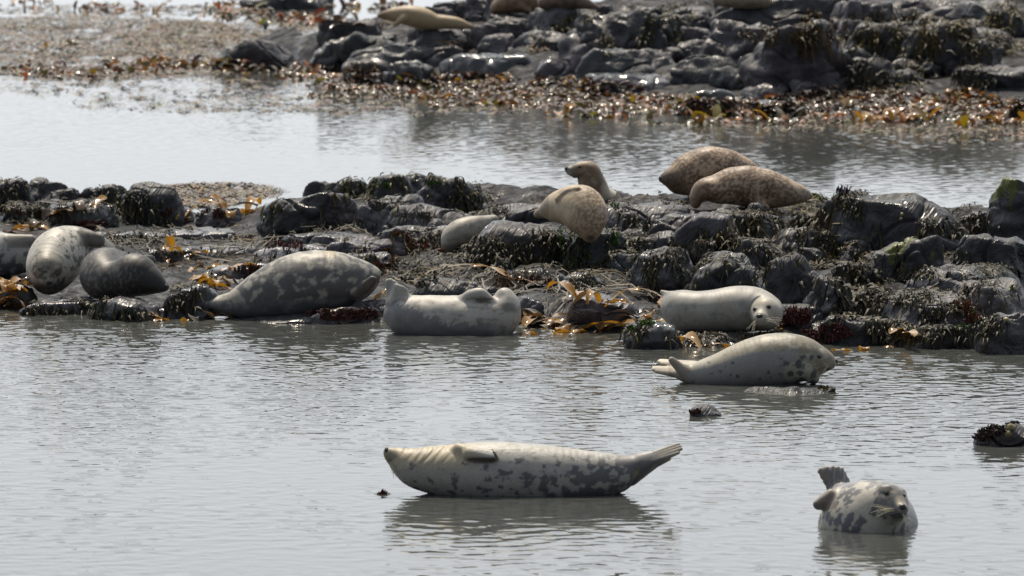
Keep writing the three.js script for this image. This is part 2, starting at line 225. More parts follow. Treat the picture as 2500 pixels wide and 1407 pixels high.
// ---- boulders of the nearer shelf, by the photo's column and row of their tops: [column, top, width, height, label, look]
const M = (rows) => rows.forEach(([cx, top, w, h, label, o]) => rock(main, cx, top, w, h, label, o));
M([
  [28, 424, 100, 78, 'weed-covered dark rock at the far left edge of the shelf'],
  [112, 434, 112, 50, 'smooth bare rounded rock at back left, next to the weed-covered edge rock', { rough: 0.5 }],
  [345, 434, 135, 90, 'tall smooth dome rock behind the left seals, weed hanging on its front', { rough: 0.6 }],
  [255, 440, 120, 50, 'low rock between the smooth rounded rock and the dome rock'],
  [60, 475, 130, 55, 'wet weedy slab below the left edge rock', { wet: 1, flat: 0.6 }],
  [200, 480, 150, 60, 'shining wet weedy hump in front of the smooth rounded rock', { wet: 1, flat: 0.7 }],
  [420, 500, 110, 40, 'wet low rock to the right of the dome rock', { wet: 1 }],
  [530, 502, 110, 45, 'low dark rock by the floating weed, left of the steep block', { wet: 1 }],
  [310, 545, 190, 34, 'pale flat wet slab behind the dark spotted seal', { wet: 1, flat: 0.5, tone: 3.0 }],
  [470, 535, 190, 40, 'pale flat slab between the dome rock and the steep block', { wet: 1, flat: 0.5, tone: 3.0 }],
  [560, 580, 230, 36, 'long pale flat slab left of the sloping slabs', { wet: 1, flat: 0.5, tone: 3.0 }],
  [600, 622, 190, 44, 'pale slab just behind the big mottled seal', { wet: 1, flat: 0.5, tone: 3.0 }],
  [420, 590, 120, 40, 'small wet slab with ribbon weed behind the dark seal', { wet: 1, flat: 0.6 }],
  [150, 722, 190, 40, 'wet shining rock under the cream seal facing the water', { wet: 1, tone: 1.5, flat: 0.8 }],
  [318, 722, 190, 50, 'rock under the dark seal at the waterline', { wet: 1 }],
  [455, 688, 120, 74, 'grey rock with a mat of weed between the dark seal and the mottled seal', { wet: 1, tone: 1.3 }],
  [20, 690, 100, 50, 'wet rock under the seal cut off by the left edge', { wet: 1 }],
  [680, 752, 300, 30, 'dark rock under the big mottled seal', { wet: 1 }],
  [835, 742, 170, 38, 'reddish weedy rock at the water between the two left centre seals', { wet: 1, tint: [1.15, 0.95, 0.95] }],
  [905, 722, 90, 40, 'dark boulder right of the mottled seal, near its flipper'],
  // middle block
  [745, 458, 225, 98, 'steep dark block at the left end of the middle rocks', { sharp: 9, flat: 0.8, deep: 0.6 }],
  [792, 436, 74, 34, 'pointed knob on top of the steep dark block', { level: undefined }],
  [862, 431, 92, 44, 'rounded knob just right of the pointed knob'],
  [948, 420, 106, 52, 'largest smooth knob in the crest of the middle rocks', { rough: 0.5 }],
  [1000, 418, 80, 46, 'smooth knob left of the weedy mound at the crest'],
  [1095, 416, 165, 85, 'weed-topped mound at the highest point of the middle rocks'],
  [955, 452, 200, 96, 'pale cracked sloping slab below the crest knobs', { flat: 0.7, tone: 1.6 }],
  [1060, 480, 210, 70, 'cracked grey slab below the weedy mound', { flat: 0.7, tone: 1.6 }],
  [1288, 474, 190, 62, 'flat bare rock at the back between the weedy mound and the round pale seal', { flat: 0.6, tone: 1.6 }],
  [1040, 528, 210, 64, 'rounded slab left of the small pale seal', { flat: 0.7, tone: 1.1 }],
  [900, 553, 190, 66, 'purple-grey slab below the sloping slab', { flat: 0.6, tone: 1.6, tint: [1.05, 0.96, 1.05] }],
  [780, 545, 190, 40, 'weed-strewn flat slab at the foot of the steep dark block', { flat: 0.5, tone: 1.2, wet: 1 }],
  [880, 598, 120, 62, 'pale leaning slab above the mottled seal\'s neck', { flat: 0.7, tone: 1.6 }],
  [720, 580, 160, 36, 'narrow pale slab above the mottled seal\'s back', { flat: 0.5, tone: 3.0, wet: 1 }],
  [1270, 530, 240, 112, 'large smooth rock under the round pale seal, weed over its front', { rough: 0.5, flat: 0.85 }],
  [1465, 548, 140, 82, 'dark rock below the head of the round pale seal', { }],
  [1540, 556, 100, 60, 'pale-edged rock right of the round pale seal\'s head', { tone: 1.3 }],
  [1575, 468, 250, 66, 'flat grey plate under the two brown seals', { flat: 0.55, tone: 1.6 }],
  [1760, 480, 330, 90, 'broad rock ledge under the front brown seal', { flat: 0.6 }],
  [1630, 514, 116, 90, 'dark square boulder below the brown seals', { sharp: 9 }],
  [1735, 505, 158, 98, 'smooth grey boulder right of the dark square boulder', { rough: 0.5, tone: 1.2 }],
  [1520, 612, 130, 46, 'low dark rock with a green tuft left of centre pile', { }],
  [1640, 588, 140, 112, 'limpet-dotted boulder behind the upper right seal', { sharp: 9 }],
  [1795, 606, 160, 98, 'dark boulder with a square face above the upper right seal', { sharp: 10 }],
  [1838, 578, 90, 50, 'small pale-topped rock on the dark square-faced boulder', { tone: 1.2 }],
  [1950, 545, 124, 66, 'domed boulder under the hanging weed', { rough: 0.6 }],
  [1945, 608, 134, 116, 'round boulder behind the upper right seal\'s head', { rough: 0.7 }],
  [2020, 660, 120, 90, 'leaning rock right of the round boulder', { tone: 1.2 }],
  [1990, 600, 80, 34, 'small stone on top of the round boulder'],
  [2190, 448, 285, 130, 'largest boulder of the right hand crest, split by a crack', { rough: 0.7, flat: 0.82, deep: 0.6 }],
  [2090, 455, 100, 80, 'weed-hung shoulder rock at the left end of the largest crest boulder'],
  [2215, 548, 235, 118, 'boulder with yellow-green lichen along its flat top', { lichen: 0.1, flat: 0.75, sharp: 9, deep: 0.5 }],
  [2405, 502, 120, 60, 'rock between the crest boulder and the tall edge boulder'],
  [2487, 414, 158, 150, 'tall dark boulder with a green lichen cap at the right edge', { lichen: 0.18, deep: 0.6, sharp: 8 }],
  [2440, 548, 190, 100, 'angular ledge under the tall edge boulder', { sharp: 11, flat: 0.7 }],
  [2390, 580, 140, 70, 'blocky rock right of the lichen-topped boulder', { sharp: 10 }],
  [2350, 628, 270, 82, 'long smooth back of rock with weed clumps, below the lichen-topped boulder', { flat: 0.75, tone: 1.6, rough: 0.7 }],
  [2255, 694, 270, 120, 'broad ridged rock at the right, low above the water', { tone: 1.6, flat: 0.8 }],
  [2430, 668, 220, 118, 'wide grey rock at the right edge with green moss spots', { tone: 1.6, rough: 0.7 }],
  [2475, 752, 150, 92, 'grey rock with a big limpet in the lower right of the shelf', { tone: 1.6 }],
  [2150, 700, 130, 80, 'weed-draped rock left of the broad ridged rock'],
  [1960, 736, 120, 46, 'smooth low rock right of the upper right seal\'s head', { rough: 0.6, tone: 1.2 }],
  [2100, 770, 150, 60, 'dark weedy rock at the water right of the red weed'],
  [2300, 785, 190, 56, 'shadowed waterline rock below the broad ridged rock'],
  // low front, centre
  [1100, 664, 190, 58, 'dark slab hung with long weed above the seal with raised tail', { flat: 0.7, deep: 0.5 }],
  [1270, 650, 150, 46, 'low rock under the trailing ribbon weed', { wet: 1 }],
  [1290, 720, 90, 40, 'wet purple-grey rock right of the seal with raised tail', { wet: 1, tint: [1.05, 0.98, 1.1], tone: 1.5 }],
  [1410, 650, 150, 56, 'weedy slab below the round pale seal\'s rock', { wet: 1, flat: 0.7 }],
  [1490, 706, 200, 66, 'flat purple-grey slab behind the orange kelp', { wet: 1, tint: [1.06, 0.98, 1.08], tone: 1.3, flat: 0.75 }],
  [1600, 778, 130, 60, 'bare wet rock at the water under the upper right seal\'s tail', { wet: 2, tone: 1.9, rough: 0.6 }],
  [1760, 800, 290, 38, 'dark weedy rock under the upper right seal', { wet: 1, flat: 0.75 }],
  // in the water
  [1727, 991, 112, 28, 'small dark rock alone in the water, red weed at its left end', { level: 0, name: 'rock', sink: 0.12, rough: 0.8, flat: 1.15, sharp: 3.5 }],
  [2475, 1026, 240, 64, 'dark weedy rock in the water at the right edge, with two snails', { level: 0, name: 'rock', sink: 0.15, tint: [1.1, 0.95, 0.9], flat: 1.1, sharp: 4, rough: 1.2 }],
  [1940, 937, 235, 30, 'low dark rock in the water under the speckled seal', { level: 0, name: 'rock', sink: 0.2, deep: 1.1, tone: 0.45 }],
]);
// ---- boulders across the channel
const B = (rows) => rows.forEach(([cx, top, w, h, label, o]) => rock(back, cx, top, w, h, label, o));
B([
  [628, 80, 240, 86, 'lone cracked boulder at the left end of the far rocks', { rough: 0.9, level: 0.02 }],
  [700, -28, 235, 50, 'dark rock cut by the top edge, beyond the lone boulder', { level: 0.0 }],
  [850, 34, 160, 84, 'boulder left of the tan far seal', { tone: 1.3 }],
  [818, 88, 130, 74, 'rounded boulder with a wet shine behind the kelp', { tone: 1.3, wet: 1 }],
  [905, 72, 150, 66, 'dark hollowed boulder below the tan far seal'],
  [1010, 78, 220, 84, 'broad grey slope below the tan far seal', { tone: 1.5, flat: 0.7 }],
  [1075, 48, 130, 46, 'rock tucked under the tan far seal\'s tail'],
  [1130, -14, 170, 56, 'black rock behind the tan far seal'],
  [1200, 106, 220, 66, 'wide boulder with sunlit patches above the kelp', { tone: 1.4, wet: 2, flat: 0.75 }],
  [1000, 136, 130, 62, 'square-topped boulder at the edge of the kelp', { wet: 1, sharp: 9 }],
  [880, 140, 110, 54, 'brown weedy boulder at the edge of the kelp', { tint: [1.2, 1, 0.85] }],
  [1235, 38, 120, 58, 'dark boulder under the brown far seal'],
  [1325, 66, 130, 46, 'low boulder right of the dark boulder', { tone: 1.3 }],
  [1445, 68, 150, 84, 'tall upright boulder at the middle of the far rocks', { tone: 1.2 }],
  [1525, 4, 210, 118, 'big rounded boulder below the top edge', { rough: 0.8, deep: 0.6 }],
  [1605, 34, 90, 70, 'knob at the right of the big rounded boulder'],
  [1545, 106, 190, 72, 'low wide boulder below the big rounded boulder', { tone: 1.3 }],
  [1535, 162, 210, 54, 'wet shining ledge at the kelp', { wet: 2, tone: 1.5, flat: 0.7 }],
  [1380, 130, 140, 44, 'pale wet rock right of the sunlit boulder', { wet: 2, tone: 1.6 }],
  [1725, 124, 150, 60, 'grey boulder left of the high bluff', { tone: 1.3 }],
  [1690, 90, 90, 44, 'small boulder wedged behind the grey boulder'],
  [1830, 38, 190, 100, 'upper left boulder of the high bluff', { tone: 1.1, deep: 0.5 }],
  [1935, 46, 210, 150, 'tallest face of the high bluff', { deep: 0.5, tone: 1.1 }],
  [1870, 120, 150, 70, 'boulder at the foot of the bluff', { tone: 1.4 }],
  [1800, 150, 120, 50, 'low rounded boulder in front of the bluff', { tone: 1.4 }],
  [1745, 208, 92, 58, 'small domed rock with a dazzling wet glint in the kelp', { wet: 2, tone: 1.6, rough: 0.35, level: 0.12, sharp: 4 }],
  [1695, 232, 90, 40, 'low wet rock left of the glinting domed rock', { wet: 2, tone: 1.5, rough: 0.5 }],
  [1900, 234, 120, 40, 'long wet rock in the kelp right of the glinting domed rock', { wet: 2, tone: 1.5, flat: 0.7, level: 0.08 }],
  [1880, 186, 130, 50, 'wet slab above the long wet rock', { wet: 1, tone: 1.3, flat: 0.7 }],
  [1975, 190, 90, 46, 'crumpled wet rock at the right end of the wet slab', { wet: 1 }],
  [2020, 160, 140, 60, 'sloping boulder right of the bluff foot', { tone: 1.3 }],
  [2060, 100, 120, 84, 'shadowed boulder at the right side of the bluff'],
  [1960, -20, 330, 76, 'long dark rock cut by the top edge above the bluff', { deep: 0.4 }],
  [2130, 130, 110, 70, 'cracked boulder between the bluff and the weed bank', { tone: 1.2 }],
  [2190, 44, 150, 92, 'weedy boulder at upper right', { }],
  [2310, 40, 170, 110, 'dark weed-grown block at upper right', { sharp: 9 }],
  [2300, -14, 200, 56, 'shaded rock cut by the top edge at upper right'],
  [2430, -6, 170, 80, 'rock with green weed in the top right corner'],
  [2380, 86, 140, 70, 'weed-hung boulder below the dark weed-grown block'],
  [2440, 146, 170, 56, 'bare grey boulder at the right edge above the kelp', { tone: 1.3, flat: 0.75 }],
  [2210, 166, 72, 30, 'small smooth boulder in the weed bank', { tone: 1.5 }],
  [2250, 130, 110, 50, 'dark boulder behind the small smooth boulder'],
  [2490, 232, 60, 50, 'dark rock at the right edge in the kelp', { level: 0.05 }],
  [1660, 20, 130, 70, 'weed-topped boulder between the big rounded boulder and the bluff'],
  [1380, 24, 130, 50, 'rock in front of the brown far seals', { tone: 1.2 }],
]);

// small boulders wedged between the named ones
function fillers(rel, zones, label, group, size) {
  const R = rng(rel === main ? 4411 : 4422), kinds = [];
  for (let k = 0; k < 7; k++) { const m = rock(rel, zones[0][0], zones[0][1], size * (0.7 + 0.1 * k), size * 0.62, label, { group, seed: 900 + k + (rel === main ? 0 : 50), tone: 0.9 + 0.1 * k, flat: k % 2 ? 0.7 : 0.86 }); scene.remove(m); kinds.push(m); used.set('boulder', used.get('boulder') - 1); }
  for (const [cx, cy, rx, ry, n, where] of zones) for (let i = 0; i < n; i++) {
    const a = R() * 6.283, r = Math.sqrt(R()), p = rel.hit(cx + rx * r * Math.cos(a), cy + ry * r * Math.sin(a), rel.shelf), k = 0.55 + 0.7 * R(), m = kinds[Math.floor(R() * kinds.length)].clone();
    if (p.y < 0.03) continue;
    add(m, 'boulder', label + ' ' + where, 'rock', group + ' ' + where); m.position.set(p.x, p.y + 0.02, p.z - 0.1); m.scale.set(k * (0.8 + 0.4 * R()), k * (0.7 + 0.6 * R()), k); m.rotation.y = R() * 6.283; m.updateMatrixWorld();
    const q = m.geometry.clone().applyMatrix4(m.matrixWorld); rel.fill(q.attributes.position.array, q.index.array, { x: 0, y: 0, z: 0 });
  }
}
fillers(main, [[1700, 640, 200, 60, 16, 'above the upper right seal'], [2080, 620, 80, 90, 10, 'in the gully left of the lichen-topped boulder'], [1500, 620, 120, 60, 8, 'below the round pale seal'], [2330, 740, 180, 60, 10, 'low at the right near the water'], [950, 580, 160, 50, 8, 'around the purple-grey slab'], [1300, 660, 150, 30, 6, 'by the trailing ribbon weed'], [1850, 560, 150, 30, 6, 'under the hanging weed below the brown seals'], [200, 500, 180, 30, 8, 'at the back left of the shelf']], 'small dark boulder', 'small boulders', 80);
fillers(back, [[1500, 90, 200, 60, 16, 'around the big rounded far boulder'], [1100, 110, 200, 40, 12, 'below the tan far seal'], [2000, 110, 160, 60, 10, 'on the high bluff'], [2300, 110, 180, 60, 12, 'in the upper right weed bank'], [1700, 150, 160, 30, 8, 'at the left foot of the high bluff'], [1250, 60, 150, 30, 6, 'below the brown far seals'], [1750, 60, 120, 30, 6, 'left of the top of the high bluff']], 'small dark boulder', 'small boulders', 90);
// ---------------------------------------------------------------- seals: distance fields meshed with surface nets
const smin = (a, b, k) => { const h = clamp(0.5 + 0.5 * (b - a) / k); return lerp(b, a, h) - k * h * (1 - h); };
function chain(pts, flat) {                                        // round cones through smoothed points [x, y, z, r]
  const q = []; const n = pts.length, at = (i) => pts[clamp(i, 0, n - 1)], sub = n > 2 ? 5 : 1;
  for (let i = 0; i < n - 1; i++) for (let s = 0; s < sub; s++) {
    const t = s / sub, a = at(i - 1), b = at(i), c = at(i + 1), d = at(i + 2);
    q.push(b.map((_, k) => 0.5 * (2 * b[k] + (c[k] - a[k]) * t + (2 * a[k] - 5 * b[k] + 4 * c[k] - d[k]) * t * t + (3 * b[k] - a[k] - 3 * c[k] + d[k]) * t * t * t)));
  }
  q.push(pts[n - 1].slice());
  let N = [0, 0, 0], K = 1; const o = pts[0];
  if (flat) { const l = Math.hypot(flat[0], flat[1], flat[2]); N = [flat[0] / l, flat[1] / l, flat[2] / l]; K = flat[3]; for (const p of q) { const e = ((p[0] - o[0]) * N[0] + (p[1] - o[1]) * N[1] + (p[2] - o[2]) * N[2]) * (K - 1); p[0] += N[0] * e; p[1] += N[1] * e; p[2] += N[2] * e; } }
  const A = new Float64Array((q.length - 1) * 9);
  for (let i = 0; i < q.length - 1; i++) { const a = q[i], b = q[i + 1], v = [b[0] - a[0], b[1] - a[1], b[2] - a[2]]; A.set([a[0], a[1], a[2], v[0], v[1], v[2], 1 / Math.max(1e-9, v[0] ** 2 + v[1] ** 2 + v[2] ** 2), a[3], b[3] - a[3]], i * 9); }
  return (x, y, z) => {
    if (K !== 1) { const e = ((x - o[0]) * N[0] + (y - o[1]) * N[1] + (z - o[2]) * N[2]) * (K - 1); x += N[0] * e; y += N[1] * e; z += N[2] * e; }
    let best = 1e9;
    for (let i = 0; i < A.length; i += 9) {
      const px = x - A[i], py = y - A[i + 1], pz = z - A[i + 2]; let h = (px * A[i + 3] + py * A[i + 4] + pz * A[i + 5]) * A[i + 6]; h = h < 0 ? 0 : h > 1 ? 1 : h;
      const dx = px - h * A[i + 3], dy = py - h * A[i + 4], dz = pz - h * A[i + 5], d = Math.sqrt(dx * dx + dy * dy + dz * dz) - A[i + 7] - h * A[i + 8];
      if (d < best) best = d;
    }
    return K === 1 ? best : best / (0.55 * K + 0.45);
  };
}
function nets(f, lo, hi, cell) {
  const n = [0, 1, 2].map((k) => Math.ceil((hi[k] - lo[k]) / cell) + 2), [nx, ny, nz] = n, v = new Float32Array(nx * ny * nz).fill(1e3), B = 5;
  for (let bz = 0; bz < nz; bz += B) for (let by = 0; by < ny; by += B) for (let bx = 0; bx < nx; bx += B) {
    const d = f(lo[0] + (bx + B / 2) * cell, lo[1] + (by + B / 2) * cell, lo[2] + (bz + B / 2) * cell), far = Math.abs(d) > cell * B * 1.5;
    for (let z = bz; z < Math.min(nz, bz + B); z++) for (let y = by; y < Math.min(ny, by + B); y++) for (let x = bx; x < Math.min(nx, bx + B); x++) v[(z * ny + y) * nx + x] = far ? d : f(lo[0] + x * cell, lo[1] + y * cell, lo[2] + z * cell);
  }
  const id = new Int32Array(nx * ny * nz).fill(-1), pos = [], idx = [];
  const E = [[0, 1], [0, 2], [0, 4], [1, 3], [1, 5], [2, 3], [2, 6], [3, 7], [4, 5], [4, 6], [5, 7], [6, 7]], c = new Float64Array(8);
  for (let z = 0; z < nz - 1; z++) for (let y = 0; y < ny - 1; y++) for (let x = 0; x < nx - 1; x++) {
    let m = 0; const o = (z * ny + y) * nx + x;
    for (let k = 0; k < 8; k++) { c[k] = v[o + (k & 1) + ((k >> 1) & 1) * nx + (k >> 2) * nx * ny]; if (c[k] < 0) m |= 1 << k; }
    if (m === 0 || m === 255) continue;
    let sx = 0, sy = 0, sz = 0, w = 0;
    for (const [a, b] of E) if ((c[a] < 0) !== (c[b] < 0)) { const t = c[a] / (c[a] - c[b]); sx += lerp(a & 1, b & 1, t); sy += lerp((a >> 1) & 1, (b >> 1) & 1, t); sz += lerp(a >> 2, b >> 2, t); w++; }
    id[o] = pos.length / 3; pos.push(lo[0] + (x + sx / w) * cell, lo[1] + (y + sy / w) * cell, lo[2] + (z + sz / w) * cell);
  }
  const quad = (a, b, d, e, flip) => { if (a < 0 || b < 0 || d < 0 || e < 0) return; if (flip) idx.push(a, e, d, a, d, b); else idx.push(a, b, d, a, d, e); };
  const sx = 1, sy = nx, sz = nx * ny;
  for (let z = 1; z < nz - 1; z++) for (let y = 1; y < ny - 1; y++) for (let x = 1; x < nx - 1; x++) {
    const o = (z * ny + y) * nx + x, s = v[o] < 0;
    if (s !== v[o + sx] < 0) quad(id[o - sy - sz], id[o - sz], id[o], id[o - sy], !s);
    if (s !== v[o + sy] < 0) quad(id[o - sx - sz], id[o - sx], id[o], id[o - sz], !s);
    if (s !== v[o + sz] < 0) quad(id[o - sx - sy], id[o - sy], id[o], id[o - sx], !s);
  }
  return { pos, idx };
}
const furMat = new THREE.MeshPhysicalMaterial({ vertexColors: true, roughness: 0.52, sheen: 0.12, sheenRoughness: 0.6, sheenColor: new THREE.Color(0.8, 0.8, 0.75) });
const wetFurMat = new THREE.MeshPhysicalMaterial({ vertexColors: true, roughness: 0.34, specularIntensity: 0.8 });
const eyeMat = new THREE.MeshPhysicalMaterial({ color: new THREE.Color().setRGB(0.012, 0.010, 0.009), roughness: 0.08 });
const noseMat = new THREE.MeshPhysicalMaterial({ color: new THREE.Color().setRGB(0.022, 0.021, 0.022), roughness: 0.3 });
const clawMat = new THREE.MeshPhysicalMaterial({ color: new THREE.Color().setRGB(0.03, 0.027, 0.024), roughness: 0.4 });
const whiskerMat = new THREE.MeshPhysicalMaterial({ color: new THREE.Color().setRGB(0.55, 0.5, 0.38), roughness: 0.5 });
// digits of a flipper: from wrist a to tip b, spread along e at the wrist (w1) and the tip (w2), all in photo pixels
function digits(a, b, e, w1, w2, r1, r2, n = 5, uneven = 0.1) {
  const out = [];
  for (let i = 0; i < n; i++) { const t = n > 1 ? i / (n - 1) - 0.5 : 0, k = 1 - uneven * Math.abs(t) * 2 * (i % 2 ? 1 : 0.6); const p = (q, w, s) => [q[0] + e[0] * t * w, q[1] + e[1] * t * w, q[2] + e[2] * t * w]; const A = p(a, w1), Bq = p(b, w2), m = A.map((v, j) => lerp(v, Bq[j], 0.5)); out.push([[...A, r1], [...m, lerp(r1, r2, 0.4)], [...A.map((v, j) => lerp(v, Bq[j], k)), r2]]); }
  return out;
}
const blot = (u, v, w, s, thr, soft = 0.06, n = 5) => sstep(thr, thr + soft, fbm(u / s + 3.1, v / s + 7.7, w / s + 1.3, n) + 0.09 * noise(u / 4.2, v / 3.2, w / 4.2));
const cells = (u, v, w, s) => {                                     // distance to the nearest of scattered points, in cell widths
  u /= s; v /= s; w /= s; const X = Math.floor(u), Y = Math.floor(v), Z = Math.floor(w); let m = 9;
  for (let i = -1; i <= 1; i++) for (let j = -1; j <= 1; j++) for (let k = -1; k <= 1; k++) { const a = PERM[PERM[PERM[(X + i) & 255] + ((Y + j) & 255)] + ((Z + k) & 255)], b = PERM[a + 31], c = PERM[b + 77], d = Math.hypot(u - X - i - 0.1 - 0.8 * a / 255, v - Y - j - 0.1 - 0.8 * b / 255, w - Z - k - 0.1 - 0.8 * c / 255) / (0.55 + 0.6 * PERM[c + 13] / 255); if (d < m) m = d; }
  return m;
};
const mixc = (a, b, t) => [lerp(a[0], b[0], t), lerp(a[1], b[1], t), lerp(a[2], b[2], t)];
const near2 = (u, v, cu, cv, ru, rv) => Math.hypot((u - cu) / ru, (v - cv) / rv);
function seal(o) {
  const P = o.on ? o.on.hit(o.base[0], o.base[1]) : onPlane(o.base[0], o.base[1], o.level ?? 0), s = scaleAt(P), tilt = (EYE - P.y) / -P.z, [bx, by] = o.base;
  const L = (p) => [(p[0] - bx) / s, ((by - p[1]) + p[2] * tilt) / s, p[2] / s];
  const conv = (pts) => pts.map((p) => [...L(p), p[3] / s]);
  const U = (x, y, z) => [x * s + bx, by - (y * s - z * s * tilt), z * s];
  const kz = o.fat ?? 1.1;
  const spine = conv(o.spine.map((p) => [p[0], p[1], p[3], p[2]])), zc = (o.zc ?? 0) / s, body0 = chain(spine.map((p) => [p[0], p[1], (p[2] - zc) / kz + zc, p[3]]));
  const body = (x, y, z) => body0(x, y, (z - zc) / kz + zc);
  let parts = [], all = [...spine.map((p) => [p[0], p[1], p[2], p[3] * 1.25])];
  const field = (x, y, z) => {
    let d = body(x, y, z);
    for (const p of parts) { if (p.box && (Math.abs(x - p.box[0]) > p.box[3] || Math.abs(y - p.box[1]) > p.box[4] || Math.abs(z - p.box[2]) > p.box[5])) { if (!p.cut) { continue; } } let e = 1e9; for (const c of p.f) e = Math.min(e, c(x, y, z)) ; if (p.web) { e = 1e9; for (const c of p.f) e = e > 1e8 ? c(x, y, z) : smin(e, c(x, y, z), p.web); } d = p.cut ? -smin(-d, e, p.k) : smin(d, e, p.k); }
    if (o.lump) { const q = o.lump; d += q[0] * noise(x * q[1] + 5, y * q[1], z * q[1]) / s; }
    if (o.fold) { const [u, v, w] = U(x, y, z); d += o.fold(u, v, w) / s; }
    return d;
  };
  const surface = (px, py) => { for (let w = 260; w > -260; w -= 2) { const q = L([px, py, w]); if (field(...q) < 0) { let a = w, b = w + 2; for (let k = 0; k < 6; k++) { const m = (a + b) / 2; if (field(...L([px, py, m])) < 0) a = m; else b = m; } return a; } } return 0; };
  for (const p of o.parts ?? []) {
    const chains = (typeof p.pts === 'function' ? p.pts(surface) : p.pts).map((c) => c.map((q) => q[2] === 's' ? [q[0], q[1], surface(q[0], q[1]) + (q[4] ?? 0), q[3]] : q));
    const cv = chains.map(conv), pts = cv.flat(); if (!p.cut) all.push(...pts);
    const lo = [0, 1, 2].map((k) => Math.min(...pts.map((q) => q[k] - q[3]))), hi = [0, 1, 2].map((k) => Math.max(...pts.map((q) => q[k] + q[3]))), m = (p.k ?? 6) / s + 0.05;
    parts.push({ f: cv.map((c) => chain(c, p.flat)), k: (p.k ?? 6) / s, web: p.web ? p.web / s : 0, cut: p.cut, box: p.cut ? null : [0, 1, 2].map((k) => (lo[k] + hi[k]) / 2).concat([0, 1, 2].map((k) => (hi[k] - lo[k]) / 2 + m)) });
  }
  const pad = 0.05, lo = [0, 1, 2].map((k) => Math.min(...all.map((q) => q[k] - q[3])) - pad), hi = [0, 1, 2].map((k) => Math.max(...all.map((q) => q[k] + q[3])) + pad);
  const cell = o.cell ?? 0.012, { pos, idx } = nets(field, lo, hi, cell), n = pos.length / 3, nor = new Float32Array(n * 3), col = new Float32Array(n * 3), e = cell * 0.4;
  for (let i = 0; i < n; i++) {
    let x = pos[i * 3], y = pos[i * 3 + 1], z = pos[i * 3 + 2]; let g, l;
    for (let k = 0; k < 2; k++) {
      const d1 = field(x + e, y - e, z - e), d2 = field(x - e, y - e, z + e), d3 = field(x - e, y + e, z - e), d4 = field(x + e, y + e, z + e);
      g = [d1 - d2 - d3 + d4, -d1 - d2 + d3 + d4, -d1 + d2 - d3 + d4]; l = Math.hypot(...g) || 1; g = g.map((q) => q / l);
      if (k === 0) { const d = clamp(field(x, y, z), -cell, cell); x -= g[0] * d * 0.9; y -= g[1] * d * 0.9; z -= g[2] * d * 0.9; }
    }
    pos[i * 3] = x; pos[i * 3 + 1] = y; pos[i * 3 + 2] = z; nor.set(g, i * 3);
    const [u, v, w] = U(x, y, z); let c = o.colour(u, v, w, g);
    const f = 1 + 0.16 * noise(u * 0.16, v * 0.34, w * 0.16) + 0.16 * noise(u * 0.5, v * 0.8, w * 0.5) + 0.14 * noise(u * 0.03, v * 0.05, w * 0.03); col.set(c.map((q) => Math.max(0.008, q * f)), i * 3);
  }
  const geo = new THREE.BufferGeometry(); geo.setAttribute('position', new THREE.Float32BufferAttribute(pos, 3)); geo.setAttribute('normal', new THREE.BufferAttribute(nor, 3)); geo.setAttribute('color', new THREE.BufferAttribute(col, 3)); geo.setIndex(idx);
  const root = add(new THREE.Group(), 'seal', o.label, 'seal'); root.position.copy(P);
  part(root, 'body', geo, o.wet ? wetFurMat : furMat);
  for (const [px, py, r, lift] of o.eyes ?? []) { const w = surface(px, py), q = L([px, py, w - r * (lift ?? 0.5)]), g = new THREE.SphereGeometry(r / s, 14, 10); g.translate(...q); part(root, 'eye', g, eyeMat); }
  for (const [px, py, rx, ry, rz, sink] of o.noses ?? []) { const w = surface(px, py), q = L([px, py, w - rz * (sink ?? 0.55)]), g = new THREE.SphereGeometry(1, 14, 10); g.scale(rx / s, ry / s, rz / s); g.translate(...q); part(root, 'nose', g, noseMat); }
  if (o.claws) for (const [a, b, r] of o.claws(surface)) { const A = new THREE.Vector3(...L(a)), Bv = new THREE.Vector3(...L(b)), d = Bv.clone().sub(A), g = new THREE.ConeGeometry(r / s, d.length(), 6); g.translate(0, d.length() / 2, 0); g.applyQuaternion(new THREE.Quaternion().setFromUnitVectors(new THREE.Vector3(0, 1, 0), d.normalize())); g.translate(A.x, A.y, A.z); part(root, 'claw', g, clawMat); }
  if (o.whiskers) {
    const R = rng(o.whiskers.length * 31 + Math.round(bx)), gs = [];
    for (const [px, py, dx, dy, dw, n2, spread] of o.whiskers) for (let i = 0; i < n2; i++) {
      const ax = px + (R() - 0.5) * 10, ay = py + (R() - 0.5) * 9, w = surface(ax, ay), k = 0.7 + 0.5 * R(), a = (R() - 0.5) * spread, ex = dx * Math.cos(a) - dy * Math.sin(a), ey = dx * Math.sin(a) + dy * Math.cos(a);
      const A = new THREE.Vector3(...L([ax, ay, w - 1])), C = new THREE.Vector3(...L([ax + ex * k * 0.5, ay + ey * k * 0.5 - 2, w + dw * k * 0.6])), Bv = new THREE.Vector3(...L([ax + ex * k, ay + ey * k + 3, w + dw * k]));
      gs.push(new THREE.TubeGeometry(new THREE.QuadraticBezierCurve3(A, C, Bv), 6, 0.0011, 4));
    }
    part(root, 'whiskers', mergeGeometries(gs), whiskerMat, null, 'stuff');
  }
  return root;
}
const CREAM = [0.36, 0.35, 0.315], GREY = [0.30, 0.30, 0.29], DARK = [0.075, 0.075, 0.082], WET = [0.15, 0.155, 0.17], TAN = [0.40, 0.30, 0.185], BROWN = [0.20, 0.14, 0.09];

